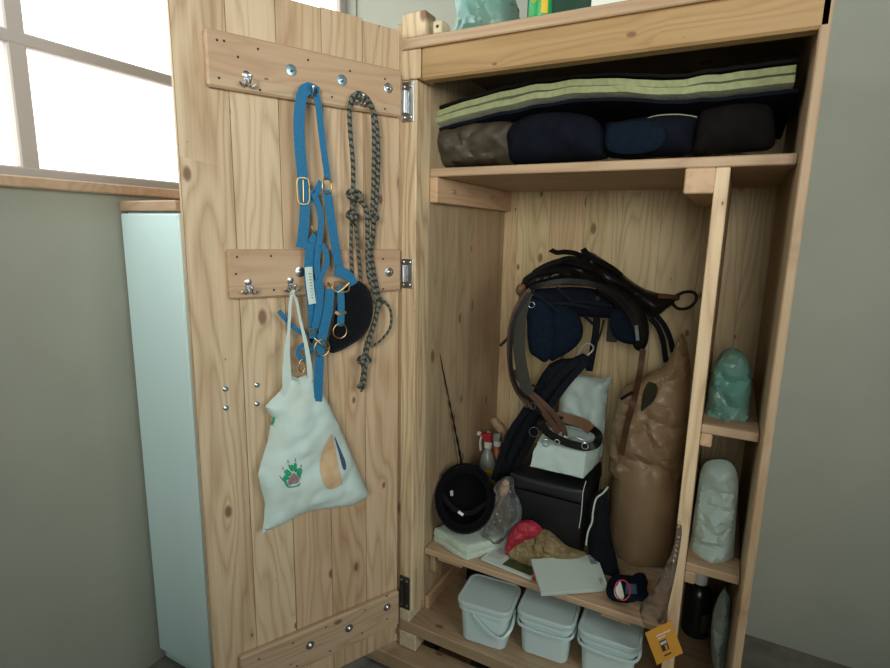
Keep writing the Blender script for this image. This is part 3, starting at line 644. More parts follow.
part('flap_plate', lambda b: box(b, (-.006, -.0015, -.026), (.006, .0015, .026), .001, Matrix.Translation(SP(637, 333, .064)) @ Matrix.Rotation(-.1, 4, 'Z') @ Matrix.Rotation(-.18, 4, 'Y')), M['zinc'], sd, 'shiny metal plate')
part('panel_lining', lambda b: puff(b, [SP(x, y, .0) for x, y in [(533, 292), (550, 288), (575, 287), (597, 290), (612, 302), (620, 316), (600, 318), (580, 317), (560, 322), (540, 320)]], sn, .03, .05, wr=.004, step=.010), M['navycloth'], sd)
part('navy_pad', lambda b: puff(b, [SP(x, y, .03) for x, y in [(552, 300), (566, 305), (578, 314), (583, 328), (581, 340), (572, 350), (560, 357), (550, 360), (546, 335)]], sn, .028, .03, wr=.004, step=.009), M['navy'], sd)
part('navy_pad', lambda b: puff(b, [SP(x, y, .05) for x, y in [(528, 300), (538, 297), (551, 302), (556, 325), (554, 350), (546, 362), (537, 358), (529, 350), (527, 325)]], sn, .022, .022, wr=.003, step=.009), M['navy'], sd, 'brighter navy front pad')
part('navy_pad', lambda b: puff(b, [SP(x, y, .035) for x, y in [(611, 313), (618, 309), (627, 314), (634, 328), (637, 342), (628, 344), (616, 339), (610, 327)]], sn, .022, .025, wr=.003, step=.008), M['navy'], sd)
part('pommel_knob', lambda b: puff(b, [SP(x, y, .03) for x, y in [(516, 288), (519, 284), (525, 285), (525, 292), (520, 296), (516, 293)]], sn, .012, step=.006), M['tanleather'], sd, 'tan worn knob')
part('cantle_tip', lambda b: tube(b, [SP(657, 297, .0), SP(667, 297, 0), SP(679, 298, 0)], lambda t: .013-.005*t, 10), M['leatherbrown'], sd)
part('grab_loop', lambda b: strap(b, [SP(x, y, .0) for x, y in [(672, 302), (678, 308), (688, 307.5), (695, 302), (696.5, 296), (692, 292), (683, 293), (674, 298)]], .016, .005, (0, 0, 1), n=6), M['leather'], sd)
part('grab_loop', lambda b: tube(b, [SP(x, y, .0) for x, y in [(672, 303), (678, 308.5), (688, 308), (695, 302), (696.5, 296), (692, 292), (683, 292.5), (674, 297)]], .0052, 8), M['leather'], sd)
TS = [([(551, 250), (557, 252.5), (566, 252), (577, 254), (586, 260)], .018), ([(583, 249), (590, 257), (600, 262), (612, 268), (622, 276)], .02), ([(533, 273), (545, 266), (560, 261), (575, 263), (588, 270), (600, 276)], .018),
      ([(541, 270), (556, 262), (570, 258), (583, 262), (598, 270)], .016), ([(524, 282), (535, 274), (550, 271), (566, 270), (580, 274)], .018), ([(586, 252), (592, 262), (590, 272)], .016), ([(555, 266), (566, 275), (580, 279)], .014), ([(570, 257), (582, 266), (596, 271), (606, 280)], .014)]
for i, (l, w) in enumerate(TS): part('saddle_strap', lambda b: strap(b, [SP(x, y, .035+.006*(i % 4)+.03*math.sin(3.14*k/(len(l)-1))) for k, (x, y) in enumerate(l)], w, .005, sn+V((0, 0, .8))), M['leather'], sd)
for l, o in (([(531, 292), (545, 301), (560, 313)], .075), ([(556, 287), (566, 296), (577, 306)], .06), ([(560, 312), (575, 302), (592, 303), (612, 306)], .05), ([(545, 303), (570, 304), (590, 308)], .07)):
    part('underside_strap', lambda b: strap(b, [SP(x, y, o) for x, y in l], .009, .003, sn), M['girth'], sd)
part('dee_ring', lambda b: ring(b, SP(531.5, 305, .085), .0095, sn, .0014), M['zinc'], sd)
part('side_webbing', lambda b: strap(b, [SP(x, y, .08) for x, y in [(527, 292), (521, 315), (519, 345), (522, 370), (528, 395)]], .05, .004, sn, wid=lambda t: .040), M['olive'], sd, 'olive webbing girth strap')
part('stirrup_leather', lambda b: strap(b, [SP(x, y, .09) for x, y in [(530, 289), (517, 306), (510, 330), (509, 358), (513, 382), (521, 397), (532, 408)]], .014, .005, sn), M['leatherbrown'], sd)
part('stirrup_leather', lambda b: strap(b, [SP(x, y, .10) for x, y in [(529, 293), (515, 318), (511, 345), (512, 372), (520, 392), (530, 400), (541, 414)]], .012, .005, sn), M['leather'], sd)
part('strap_end', lambda b: strap(b, [SP(x, y, .085) for x, y in [(511, 334), (506, 340), (500, 346)]], .010, .005, sn), M['leather'], sd)
part('girth_strap', lambda b: strap(b, [SP(x, y, -.04) for x, y in [(648, 316), (657, 326), (663, 341), (666, 362)]], .018, .005, sn), M['girth'], sd)
part('girth_strap', lambda b: strap(b, [SP(x, y, -.05) for x, y in [(655, 314), (664, 325), (670, 338), (673, 352)]], .018, .005, sn), M['girth'], sd)
part('girth_strap', lambda b: strap(b, [SP(x, y, .01) for x, y in [(597, 314), (596, 330), (593, 350), (589, 371)]], .024, .005, sn), M['girth'], sd)
part('girth_strap', lambda b: strap(b, [SP(x, y, .02) for x, y in [(584, 316), (592, 323), (598, 328)]], .010, .004, sn), M['girth'], sd)
part('underside_strap', lambda b: strap(b, [SP(x, y, .03) for x, y in [(604, 320), (600, 335), (593, 350)]], .007, .004, sn), M['leather'], sd)
one('leather_rein', lambda b: strap(b, [SP(643, 349, .075), SP(640, 372, .085), PY(634, 400, .325), PY(627, 425, .325), PY(621, 455, .325)], .019, .005, (0, -1, 0)), M['leatherbrown'], 'brown leather strap hanging from the saddle flap over the kraft sacks', 'strap')
one('strap_end', lambda b: strap(b, [PY(621, 399, .34), PY(626, 396, .335), PY(633, 392, .335)], .010, .005, (0, -1, 0)), M['leather'], 'short black strap tip poking out beside the open kraft sack', 'strap')
# carabiner
def carab(b):
    tube(b, [SP(x, y, .06) for x, y in [(575, 361), (580, 351), (586, 343.5), (592, 345), (593, 350), (586, 357), (579, 364)]], .0032, 8, True)
one('carabiner', carab, M['zinc'], 'grey metal carabiner clipped to the dark girth below the saddle', 'carabiner')
# girth bundle
def gb(b):
    o = [(583, 353), (590, 357), (592, 367), (582, 369), (575, 374), (562, 388), (552, 400), (543, 418), (533, 438), (522, 458), (512, 476), (500, 482), (493, 476), (497, 460), (504, 440), (514, 421), (524, 406), (533, 391), (541, 375), (549, 364), (560, 359), (572, 358)]
    puff(b, [PY(x, y, .36) for x, y in o], (0, -1, 0), .028, .03, edge=.03, wr=.010, ws=26, cs=.014, css=24, step=.009, sm=False, seed=4)
gt = thing('girth_bundle', PY(500, 480, .36), 'dark navy webbing girth bundle hanging diagonally from the saddle down to the helmet', 'girth')
part('bundle', gb, M['girth'], gt)
for k, l in enumerate([[(578, 360), (556, 380), (540, 402), (524, 430), (508, 462)], [(586, 362), (566, 384), (548, 410), (530, 442), (514, 472)], [(528, 408), (512, 430), (502, 455), (494, 480)]]):
    part('webbing_strap', lambda b: strap(b, [PY(x, y, .325-.004*k) for x, y in l], .024, .005, (0, -1, 0)), M['girth'], gt)
part('elastic_loop', lambda b: strap(b, [PY(x, y, .34) for x, y in [(545, 372), (544, 382), (538, 387), (532, 385)]], .008, .004, (0, -1, 0)), M['girth'], gt)
# bridle on the white bag
br = thing('leather_bridle', PY(570, 447, .30), 'brown leather bridle with metal buckles draped over the small white paper bag', 'bridle')
zb = .655
def BP(x, y, Y=.30): return PY(x, y, Y)
part('noseband', lambda b: strap(b, [BP(541, 420, .27), BP(546, 431, .255), BP(558, 439, .255), (BP(574, 445, .262)), BP(588, 447, .275), BP(597, 443, .30), BP(598, 434, .35), BP(588, 427, .39), BP(570, 422, .39), BP(553, 419, .34)], .026, .006, (0, -1, .15), closed=True), M['leather'], br)
part('padded_band', lambda b: strap(b, [BP(545, 418, .36), BP(557, 417, .37), BP(572, 420, .38), BP(584, 424, .38), BP(591, 430, .37)], .036, .008, (0, -1, .5)), M['tanleather'], br, 'tan padded inner band')
part('cheekpiece', lambda b: strap(b, [BP(527, 393, .29), BP(538, 405, .29), BP(549, 419, .285), BP(559, 433, .27)], .022, .005, (0, -1, .3)), M['leatherbrown'], br)
part('cheekpiece', lambda b: strap(b, [BP(514, 370, .29), BP(524, 386, .29), BP(540, 400, .30), BP(553, 413, .30), BP(563, 428, .28), BP(565, 436, .26)], .018, .005, (0, -1, .3)), M['leatherbrown'], br)
for x, y in ((521, 404), (527, 404), (533, 406)): part('buckle', lambda b: rect_ring(b, PY(x, y, .265), .007, .011, (0, -1, 0), (0, 0, 1), .0014), M['zinc'], br)
for x, y, R in ((534, 432, .016), (546, 443, .012), (557, 442, .008), (585, 446, .010)): part('bit_ring', lambda b: ring(b, PY(x, y, .245), R, (.2, -1, .2), .0018), M['zinc'] if x > 540 else M['steeldark'], br)
part('bit', lambda b: tube(b, [PY(564, 436, .25), PY(569, 438, .25), PY(575, 437, .25), PY(583, 440, .25)], .003, 8), M['zinc'], br)

# folded towel and helmet
def tw(z0, z1, sh, seed):
    def f(b): hexa(b, [Hp(.053+sh, .135, z0), Hp(.215+sh, .083, z0), Hp(.315+sh, .225, z0), Hp(.15+sh, .33, z0)], [Hp(.056+sh, .137, z1), Hp(.213+sh, .087, z1), Hp(.312+sh, .223, z1), Hp(.153+sh, .326, z1)], 12, .10, .007, 14, 0, 10, seed)
    return f
t = thing('folded_towel', (.18, .2, S), 'pale green-white folded towel lying on lower shelf under the black helmet', 'towel')
part('towel_layer', tw(S, .268, 0.0, 1), M['towel'], t); part('towel_layer', tw(.2685, .296, -.002, 5), M['towel'], t)
hc = PY(465, 499, .185); hax = (CAM-hc).normalized(); hax = (hax+V((-.05, 0, .30))).normalized()
hsid = V((0, 0, 1)).cross(hax).normalized(); hupp = hax.cross(hsid)
def shell(R0, d0, d1, tk):
    def f(b):
        prof = []; N = 12
        for k in range(N+1):
            a = math.pi/2*k/N; prof.append((R0*math.cos(a)*1.0, -d0*math.sin(a)))
        rings = []
        for rr, h in [(R0-tk, d1)]+[(R0, d1)]+prof: rings.append((max(rr, .0005), h))
        for k in range(N, -1, -1):
            a = math.pi/2*k/N; rings.append((max((R0-tk)*math.cos(a), .0005), -(d0-tk)*math.sin(a)))
        vs = []
        for rr, h in rings:
            vs.append([b.verts.new(hc+hax*h+hsid*(rr*math.cos(2*math.pi*k/32)*.93)+hupp*(rr*math.sin(2*math.pi*k/32)*1.04)) for k in range(32)])
        for i in range(len(vs)):
            j = (i+1) % len(vs)
            for k in range(32): b.faces.new((vs[i][k], vs[i][(k+1) % 32], vs[j][(k+1) % 32], vs[j][k]))
        bmesh.ops.remove_doubles(b, verts=list(b.verts), dist=.0004)
    return f
t = thing('riding_helmet', hc-V((0, 0, .11)), 'black velvet riding helmet turned with its inside facing out resting on the towel', 'helmet')
part('shell', shell(.114, .105, .018, .012), M['velvet'], t)
part('lining', shell(.1015, .092, .014, .016), M['lining'], t)
part('peak', lambda b: strap(b, [hc+hax*.015+hsid*(.118*math.cos(a)*.9)+hupp*(.118*math.sin(a)) for a in [math.radians(d) for d in (35, 60, 80, 100, 120, 145)]], .045, .010, hupp+hax*.2), M['velvet'], t)
part('chin_strap', lambda b: strap(b, [hc+hax*.012+hsid*-.09+hupp*.02, hc+hax*-.02+hsid*-.04+hupp*-.03, hc+hax*-.03+hsid*.02+hupp*-.04, hc+hax*.005+hsid*.09+hupp*.0], .018, .003, hax), M['girth'], t)
part('size_label', lambda b: [strap(b, [hc+hax*a+hsid*x+hupp*y, hc+hax*(a-.002)+hsid*(x+dx)+hupp*(y-.018)], .011, .001, hax) for x, y, a, dx in ((-.052, .034, -.030, .002), )], M['frame'], t, 'small grey label inside')
part('size_label', lambda b: [strap(b, [hc+hax*a+hsid*x+hupp*y, hc+hax*(a-.002)+hsid*(x+dx)+hupp*(y-.010)], .010, .001, hax) for x, y, a, dx in ((-.022, -.040, -.024, .018),)], M['whiteprint'], t, 'small white label inside')
# riding whip
def whip(b): tube(b, [PY(430, 300, .13), PY(437, 340, .16), PY(446, 385, .21), PY(453, 420, .26), PY(460, 455, .31), PY(463, 480, .33)], lambda t: .0018+.0045*t*t+.0012*math.sin(90*t)*(t > .45), 8, n=14)
t = thing('riding_whip', PY(463, 480, .33), 'long thin black riding whip leaning in the left corner behind the helmet', 'whip')
part('shaft', whip, M['blackplastic'], t)
part('wrist_cap', lambda b: tube(b, [PY(429.5, 296, .128), PY(430, 300, .13), PY(431, 306, .133)], .0035, 8), M['girth'], t)
# spray bottles
def spray(px, py, Y, label, bm_, lm, hd):
    base = PY(px, py, Y); base.z = S
    top = PY(px, 433, Y).z; h = top-S
    t = thing('spray_bottle', base, label, 'spray bottle', 'spray bottles behind the helmet')
    part('bottle', lambda b: lathe(b, base, [(.030, 0), (.034, .006), (.034, h*.50), (.033, h*.58), (.026, h*.68), (.015, h*.75), (.013, h*.80)], seg=24), M[bm_], t)
    part('label', lambda b: lathe(b, base, [(.0346, h*.22), (.0346, h*.52)], seg=24), M[lm], t)
    part('collar', lambda b: lathe(b, base, [(.016, h*.80), (.016, h*.87), (.012, h*.88)], seg=20), M['whiteprint'], t)
    o = base+V((0, 0, h*.88)); 
    part('trigger_head', lambda b: (hexa(b, [o+V(p) for p in ((-.014, -.012, 0), (.014, -.012, 0), (.014, .012, 0), (-.014, .012, 0))], [o+V(p) for p in ((-.034, -.010, h*.10), (.018, -.010, h*.13), (.018, .010, h*.13), (-.034, .010, h*.10))], 3, .1)), M[hd], t)
    part('nozzle', lambda b: lathe(b, o+V((-.033, 0, h*.085)), [(.009, 0), (.010, .010), (.008, .014)], (-1, 0, .1), 14), M['whiteprint'], t)
    part('trigger', lambda b: strap(b, [o+V((-.026, 0, h*.08)), o+V((-.034, 0, -.006)), o+V((-.031, 0, -.045))], .012, .006, (-1, 0, 0)), M['whiteprint'], t)
    return t
spray(487.5, 460, .50, 'clear spray bottle with red trigger head and yellow label, nearer of two behind helmet', 'bottle', 'yellow', 'redplastic')
spray(496, 468, .585, 'orange spray bottle with white head, half hidden behind the red-topped spray bottle', 'amber', 'amber', 'bottle')
one('tan_brush_handle', lambda b: tube(b, [PY(487, 474, .66), PY(497, 440, .66), PY(502, 432, .66), (PY(496, 424, .66)), PY(493, 418, .66)], lambda t: .012+.008*math.sin(3.1*t), 10), M['sill'], 'pale tan curved handle standing behind the spray bottles against the back boards', 'handle')
# clear plastic bag
t = thing('clear_plastic_bag', PY(500, 543, .17), 'crumpled clear plastic bag standing right of the black helmet', 'plastic bag')
part('film', lambda b: puff(b, [PY(x, y, .215) for x, y in [(492, 488), (503, 478), (511, 480), (513, 492), (520, 505), (521, 520), (513, 530), (503, 541), (490, 545), (485, 533), (490, 515), (497, 500)]], (0, -1, .2), .035, .03, wr=.010, ws=22, cs=.02, css=26, step=.009, seed=8), M['film'], t, ang=25)
one('tan_pouch', lambda b: puff(b, [PY(x, y, .24) for x, y in [(497, 490), (503, 480), (509, 482), (508, 492), (502, 500), (498, 510), (494, 505)]], (0, -1, 0), .014, wr=.004, step=.007), M['sill'], 'small tan pouch showing through the clear plastic bag', 'pouch')
# magazine, bundle, envelope, gloves
mg = [PZ(481, 560, S+.003), PZ(531, 580.5, S+.003), PZ(563, 556, S+.003), PZ(507, 538, S+.003)]
t = thing('magazine', mg[0], 'white printed magazine with green photo lying under the red and tan bundle', 'magazine')
mb_ = part('pages', lambda b: slab(b, mg, .007), M['paper'], t)
def mp(u, v, z=.0078): return mg[0]*(1-u)*(1-v)+mg[1]*u*(1-v)+mg[2]*u*v+mg[3]*(1-u)*v+V((0, 0, z))
part('cover_photo', lambda b: slab(b, [mp(.40, .06), mp(.95, .06), mp(.95, .92), (mp(.40, .92))], .0004), M['photo'], t)
def txt(b):
    random.seed(2)
    for k in range(6):
        slab(b, [mp(.06+.045*k, .15), mp(.075+.045*k, .15), mp(.075+.045*k, .5+.35*random.random()), mp(.06+.045*k, .5+.2*0)], .0004)
part('printed_lines', txt, M['frame'], t)
t = thing('cloth_bundle', PY(535, 572, .16), 'crumpled tan patterned cloth bundle with bright red top lying on the magazine', 'cloth')
part('tan_cloth', lambda b: puff(b, [PY(x, y, .215) for x, y in [(510, 543), (520, 532), (533, 529), (545, 530), (556, 538), (566, 546), (586, 554), (575, 559), (556, 565), (540, 571), (528, 573), (516, 565), (510, 556)]], (0, -1, .5), .05, .03, edge=.045, wr=.010, ws=22, cs=.025, css=24, step=.008, seed=3), M['tan'], t, ang=25)
part('red_top', lambda b: puff(b, [PY(x, y, .185) for x, y in [(507, 550), (508, 537), (513, 526), (522, 521), (532, 522), (541, 530), (536, 537), (526, 541), (516, 546), (510, 553)]], (0, -1, .3), .03, .03, wr=.008, ws=28, cs=.016, css=30, step=.007, seed=5), M['red'], t, ang=25)
one('red_tube', lambda b: tube(b, [PZ(532, 576, S+.012), PZ(537, 576, S+.012), PZ(543, 574, S+.012)], .0095, 10), M['redplastic'], 'small red tube end showing at the left edge under the white envelope', 'tube')
ev = [PZ(541, 593, .266), PZ(609, 588, .258), PZ(597, 554.5, .292), PZ(530.5, 559, .298)]
t = thing('white_envelope', V((ev[0].x, ev[0].y, S)), 'flat white cardboard envelope with barcode sticker lying tilted on the shelf front', 'envelope')
ev2 = [p-V((0, 0, .012)) for p in ev]
part('envelope_body', lambda b: hexa(b, ev2, ev, 4, .02), M['envelope'], t)
def ep(u, v, z=.0010): return ev[0]*(1-u)*(1-v)+ev[1]*u*(1-v)+ev[2]*u*v+ev[3]*(1-u)*v+V((0, 0, z))
stk = part('sticker', lambda b: slab(b, [ep(.85, .70), ep(.965, .70), ep(.965, .97), ep(.85, .97)], .0004), M['frame'], t)
def bars(b):
    for k in range(11):
        v = .71+.0235*k
        if k == 7: continue
        slab(b, [ep(.86, v, .0015), ep(.957, v, .0015), ep(.957, v+(.012 if k % 3 else .018), .0015), ep(.86, v+(.012 if k % 3 else .018), .0015)], .0003)
part('barcode', bars, M['blueink'], t)
part('small_print', lambda b: [slab(b, [ep(.90+.02*k, .12+.03*k, .001), ep(.905+.02*k, .12+.03*k, .001), ep(.905+.02*k, .30, .001), ep(.90+.02*k, .30, .001)], .0003) for k in range(3)], M['ink'], t)
t = thing('navy_gloves', PZ(628, 588, S), 'crumpled navy gloves with faded print lying on shelf in front of brown sack', 'gloves')
zg = S+.018
gp = part('glove', lambda b: puff(b, [PZ(x, y, zg) for x, y in [(606, 590), (609, 580), (615, 575), (622, 576), (629, 577), (636, 575), (644, 576), (648, 582), (647, 590), (652, 602), (641, 600), (630, 602), (618, 601), (609, 598)]], (0, 0, 1), .018, .017, wr=.006, ws=30, cs=.008, css=30, step=.007, seed=9), M['navy'], t, ang=30)
gv = bvh_of(gp)
part('glove', lambda b: puff(b, [PZ(x, y, zg+.006) for x, y in [(631, 580), (634, 575), (642, 573.5), (646.5, 577), (645, 584), (636, 587), (631, 586)]], (0, 0, 1), .012, .01, wr=.004, ws=30, step=.006), M['navy'], t)
part('faded_print', lambda b: decal(b, gv, [(626, 584), (636, 584), (637, 594), (625, 594)], .0012, 1.0, False), M['blueink'], t)
part('fingertip', lambda b: lathe(b, PZ(625, 579, S+.03), [(.004, -.012), (.012, -.008), (.014, 0), (.010, .008), (.002, .011)], (0, 0, 1), 16), M['darkbrown'], t)
rc = PZ(622.5, 590, .305)
one('red_ring_tag', lambda b: ring(b, rc, .0215, (CAM-rc)+V((0, 0, .3)), .0021, ry=.0275), M['redplastic'], 'thin red plastic ring lying on the left end of the navy gloves', 'ring')
one('white_tag', lambda b: puff(b, [PZ(x, y, S+.040) for x, y in [(614, 589), (617, 587), (620, 584), (622, 588), (624, 596), (619, 597), (615, 594)]], (0, -.5, 1), .002, step=.005), M['whiteprint'], 'small white scrap inside the red ring on the gloves', 'tag')
# cellophane with orange card hanging at the divider
t = thing('cellophane_bag', PY(655, 600, .04), 'long crinkled brownish cellophane bag hanging down over the shelf edge by the divider', 'cellophane bag')
part('film', lambda b: puff(b, [PY(x, y, .045) for x, y in [(668, 560), (674, 545), (678, 520), (682, 530), (678, 560), (672, 590), (666, 612), (661, 622), (654, 628), (646, 628), (641, 618), (640, 606), (648, 596), (658, 580)]], (0, -1, 0), .012, .012, wr=.006, ws=24, cs=.014, css=28, step=.008, seed=7), M['cellophane'], t, ang=25)
cc = [PY(645, 633, .02), PY(671, 621, .02), PY(683, 653, .02), PY(657, 665, .02)]   # tl tr br bl
t = thing('orange_card', (cc[3].x, .02, cc[3].z), 'orange card tag with small dark picture hanging tilted below the cellophane', 'card')
part('card', lambda b: slab(b, [cc[3], cc[2], cc[1], cc[0]], .0015, (0, 1, 0)), M['orange'], t)
def cpnt(u, v, o=-.0008): return cc[0]*(1-u)*(1-v)+cc[1]*u*(1-v)+cc[2]*u*v+cc[3]*(1-u)*v+V((0, o, 0))
def cb(b, u0, v0, u1, v1, o=-.0008): slab(b, [cpnt(u0, v1, o), cpnt(u1, v1, o), cpnt(u1, v0, o), cpnt(u0, v0, o)], .0004, (0, 1, 0))
part('picture', lambda b: cb(b, .36, .40, .62, .72), M['ink'], t)
part('picture_word', lambda b: [cb(b, .39+.045*k, .44, .42+.045*k, .52, -.0014) for k in range(5)], M['whiteprint'], t)
part('picture_figure', lambda b: cb(b, .50, .56, .57, .70, -.0014), M['orange'], t)
part('title_line', lambda b: [cb(b, .34+.055*k, .20+(k % 2)*.012, .38+.055*k, .245, -.001) for k in range(10)]+[cb(b, .36+.05*k, .29, .39+.05*k, .335, -.001) for k in range(6)], M['whiteprint'], t)
part('footer_line', lambda b: [cb(b, .36+.04*k, .82, .388+.04*k, .865, -.001) for k in range(7)], M['ink'], t)

# buckets ------------------------------------------------------------------
def rrect(cx, cy, hx, hy, r, ang, z, n=6):
    P = []
    for sx, sy, a0 in ((1, 1, 0), (-1, 1, 90), (-1, -1, 180), (1, -1, 270)):
        for k in range(n+1):
            a = math.radians(a0+90*k/n); x = sx*(hx-r)+r*math.cos(a); y = sy*(hy-r)+r*math.sin(a)
            P.append(V((cx+x*math.cos(ang)-y*math.sin(ang), cy+x*math.sin(ang)+y*math.cos(ang), z)))
    return P
def rloft(b, secs):
    rs = [[b.verts.new(p) for p in s] for s in secs]; K = len(rs[0])
    for i in range(len(rs)-1):
        for k in range(K): b.faces.new((rs[i][k], rs[i][(k+1) % K], rs[i+1][(k+1) % K], rs[i+1][k]))
    b.faces.new(rs[0][::-1]); b.faces.new(rs[-1])
BH = .152
def bucket(cx, cy, ang, label):
    t = thing('bucket', (cx, cy, 0), label, 'bucket', 'white lidded buckets under the lower shelf', rot=ang)
    R_ = lambda hx, hy, r, z: rrect(cx, cy, hx, hy, r, ang, z)
    part('body', lambda b: rloft(b, [R_(.070, .062, .02, .0008), R_(.074, .066, .024, .005), R_(.078, .069, .026, .06), R_(.083, .073, .028, BH-.022)]), M['bucket'], t)
    part('rim', lambda b: rloft(b, [R_(.084, .074, .028, BH-.034), R_(.089, .079, .03, BH-.032), R_(.089, .079, .03, BH-.020), R_(.084, .074, .028, BH-.018)]), M['bucket'], t)
    part('lid', lambda b: rloft(b, [R_(.090, .080, .03, BH-.0178), R_(.093, .083, .032, BH-.016), R_(.093, .083, .032, BH-.003), R_(.091, .081, .031, BH), R_(.086, .076, .028, BH+.001), R_(.083, .073, .026, BH-.002)]), M['bucketlid'], t)
    def q(x, y, z): return V((cx+x*math.cos(ang)-y*math.sin(ang), cy+x*math.sin(ang)+y*math.cos(ang), z))
    s = 1 if cx < .35 else -1
    part('handle', lambda b: strap(b, ([q(-.088, 0, BH-.036), q(-.091, -.04, BH-.040), q(-.084, -.070, BH-.044), q(-.06, -.0815, BH-.046), q(0, -.083, BH-.049), q(.06, -.0815, BH-.046), q(.084, -.070, BH-.044), q(.091, -.04, BH-.040), q(.088, 0, BH-.036)] if cx > .35 else
        [q(-.03, -.079, BH-.036), q(.0, -.084, BH-.058), q(.035, -.087, BH-.080), q(.07, -.086, BH-.086), q(.092, -.06, BH-.068), q(.094, -.03, BH-.050), q(.089, 0, BH-.038)]), .009, .0035, (0, -1, 0)), M['bucket'], t)
    return t
bucket(.300, .095, .09, 'white square plastic bucket with lid and handle, leftmost of three under the lower shelf')
bucket(.494, .140, .07, 'white square plastic bucket with lid in the middle of the three under the lower shelf')
bucket(.690, .150, .03, 'white square plastic bucket with lid, rightmost of three and nearest the divider')
# dark boots
def boot(x, y, a):
    def f(b):
        D = V((math.cos(a), math.sin(a), 0)); c = V((x, y, 0)); N_ = 10
        rr = []
        for k, (o, z, rx, ry) in enumerate([(0, .001, .042, .032), (0, .02, .044, .034), (.0, .05, .040, .032), (-.008, .085, .034, .030), (-.012, .12, .034, .032), (-.012, .17, .036, .034), (-.012, .195, .036, .034)]):
            rr.append([b.verts.new(c+D*(o+rx*math.cos(2*math.pi*i/20)*(1+(1.7 if (k < 3 and math.cos(2*math.pi*i/20) > 0) else 0)*(1-.15*k)))+D.cross(V((0, 0, 1)))*ry*math.sin(2*math.pi*i/20)+V((0, 0, z))) for i in range(20)])
        for i in range(len(rr)-1):
            for k in range(20): b.faces.new((rr[i][k], rr[i][(k+1) % 20], rr[i+1][(k+1) % 20], rr[i+1][k]))
        b.faces.new(rr[0][::-1]); b.faces.new(rr[-1])
    return f
one('boot', boot(.13, .36, -1.3), M['darkbrown'], 'dark boot standing left of the first bucket on the bottom board, the nearer one', 'boot', 'dark boots on the bottom board')
one('boot', boot(.20, .50, -1.2), M['darkbrown'], 'dark boot at the back of the bottom board behind the first bucket', 'boot', 'dark boots on the bottom board')

# top compartment -----------------------------------------------------------
ZT = 1.5315
def sheet(path, thick, y0, y1, m, name, parent, wr=.003, lab=None):
    def f(b):
        P = cr([V((x, 0, z)) for x, z in path], 8); rows = []
        ys = [y0+(y1-y0)*k/8 for k in range(9)]
        for iy, y in enumerate(ys):
            rows.append([[b.verts.new(V((p.x, y+nz(p, 8, iy)*0+(nz(p, 14, 2)*.006 if iy == 0 else 0), p.z+s*thick/2*(0.55 if iy in (0, 8) else 1)-(y-y0)*.05+nz((p.x, y, 0), 20, 3)*wr)))for s in (-1, 1)] for p in P])
        n = len(P)
        for iy in range(8):
            for i in range(n-1):
                for s in (0, 1): b.faces.new((rows[iy][i][s], rows[iy][i+1][s], rows[iy+1][i+1][s], rows[iy+1][i][s]))
            for i in (0, n-1): b.faces.new((rows[iy][i][0], rows[iy][i][1], rows[iy+1][i][1], rows[iy+1][i][0]))
        for iy in (0, 8):
            for i in range(n-1): b.faces.new((rows[iy][i][0], rows[iy][i+1][0], rows[iy][i+1][1], rows[iy][i][1]))
        bmesh.ops.recalc_face_normals(b, faces=list(b.faces))
    return part(name, f, M[m], parent, lab)
def pz(l, Y): return [(PY(x, y, Y).x, PY(x, y, Y).z) for x, y in l]
top_l = pz([(436, 115), (470, 104), (520, 91), (560, 85), (600, 82), (650, 84), (680, 83), (712, 79)], .13)
low_l = pz([(434, 122), (470, 112), (500, 105), (540, 96), (580, 91), (620, 90), (660, 92), (712, 89)], .13)
for l in (top_l, low_l): l.append((.985, l[-1][1]+.003))
t = thing('saddle_blanket', (.5, .3, 1.66), 'folded saddle blanket with two cream fleece edges stretched across the top compartment', 'blanket')
sheet(top_l, .029, .125, .64, 'cream', 'fleece_layer', t); sheet(low_l, .029, .118, .64, 'cream', 'fleece_layer', t)
sheet([(x+.005, z+.022) for x, z in top_l], .014, .14, .66, 'darkbrown', 'cover', t, lab='dark outer cover')
sheet([(x+.01, z-.023) for x, z in low_l], .016, .135, .64, 'navycloth', 'cover', t, lab='dark navy lining')
def sack_top(name, o, Y, m, T, lab, cat='bag', seed=0, grp='soft bags on the top shelf', wr=.010, cs=.02):
    return one(name, lambda b: puff(b, [PY(x, y, Y) for x, y in o], (0, -1, 0), T, T*1.3, edge=.06, wr=wr, ws=12, cs=cs, css=11, step=.011, seed=seed), M[m], lab, cat, grp)
sack_top('nylon_bag', [(438, 160), (437, 145), (440, 132), (450, 126), (470, 122), (495, 121), (515, 123), (520, 135), (520, 155), (515, 163.5), (490, 164.5), (465, 166), (442, 167)], .19, 'beigebag', .06, 'crumpled taupe nylon bag at the left end of the top shelf', seed=2, wr=.012, cs=.035)
sack_top('cloth_bag', [(511, 158), (508, 138), (517, 122), (535, 114), (560, 112), (580, 114), (596, 120), (606, 135), (607, 155), (600, 160), (570, 162), (540, 163.5), (515, 164)], .19, 'navycloth', .075, 'rounded dark navy cloth bag in the middle of the top shelf', seed=3)
nb = thing('piped_bag', PY(650, 157, .2), 'navy folded bag with pale piping right of centre on the top shelf', 'bag', 'soft bags on the top shelf')
part('bag_body', lambda b: puff(b, [PY(x, y, .21) for x, y in [(606, 156), (604, 140), (606, 124), (620, 121), (650, 116), (675, 114), (698, 116), (695, 135), (690, 154), (660, 157), (630, 159)]], (0, -1, 0), .06, .08, edge=.05, wr=.006, ws=12, cs=.012, css=12, step=.011, seed=5), M['navycloth'], nb)
part('piping', lambda b: tube(b, [PY(x, y, .175) for x, y in [(640, 123), (650, 117.5), (662, 115), (680, 114.5), (697, 117)]], .0016, 6), M['cream'], nb)
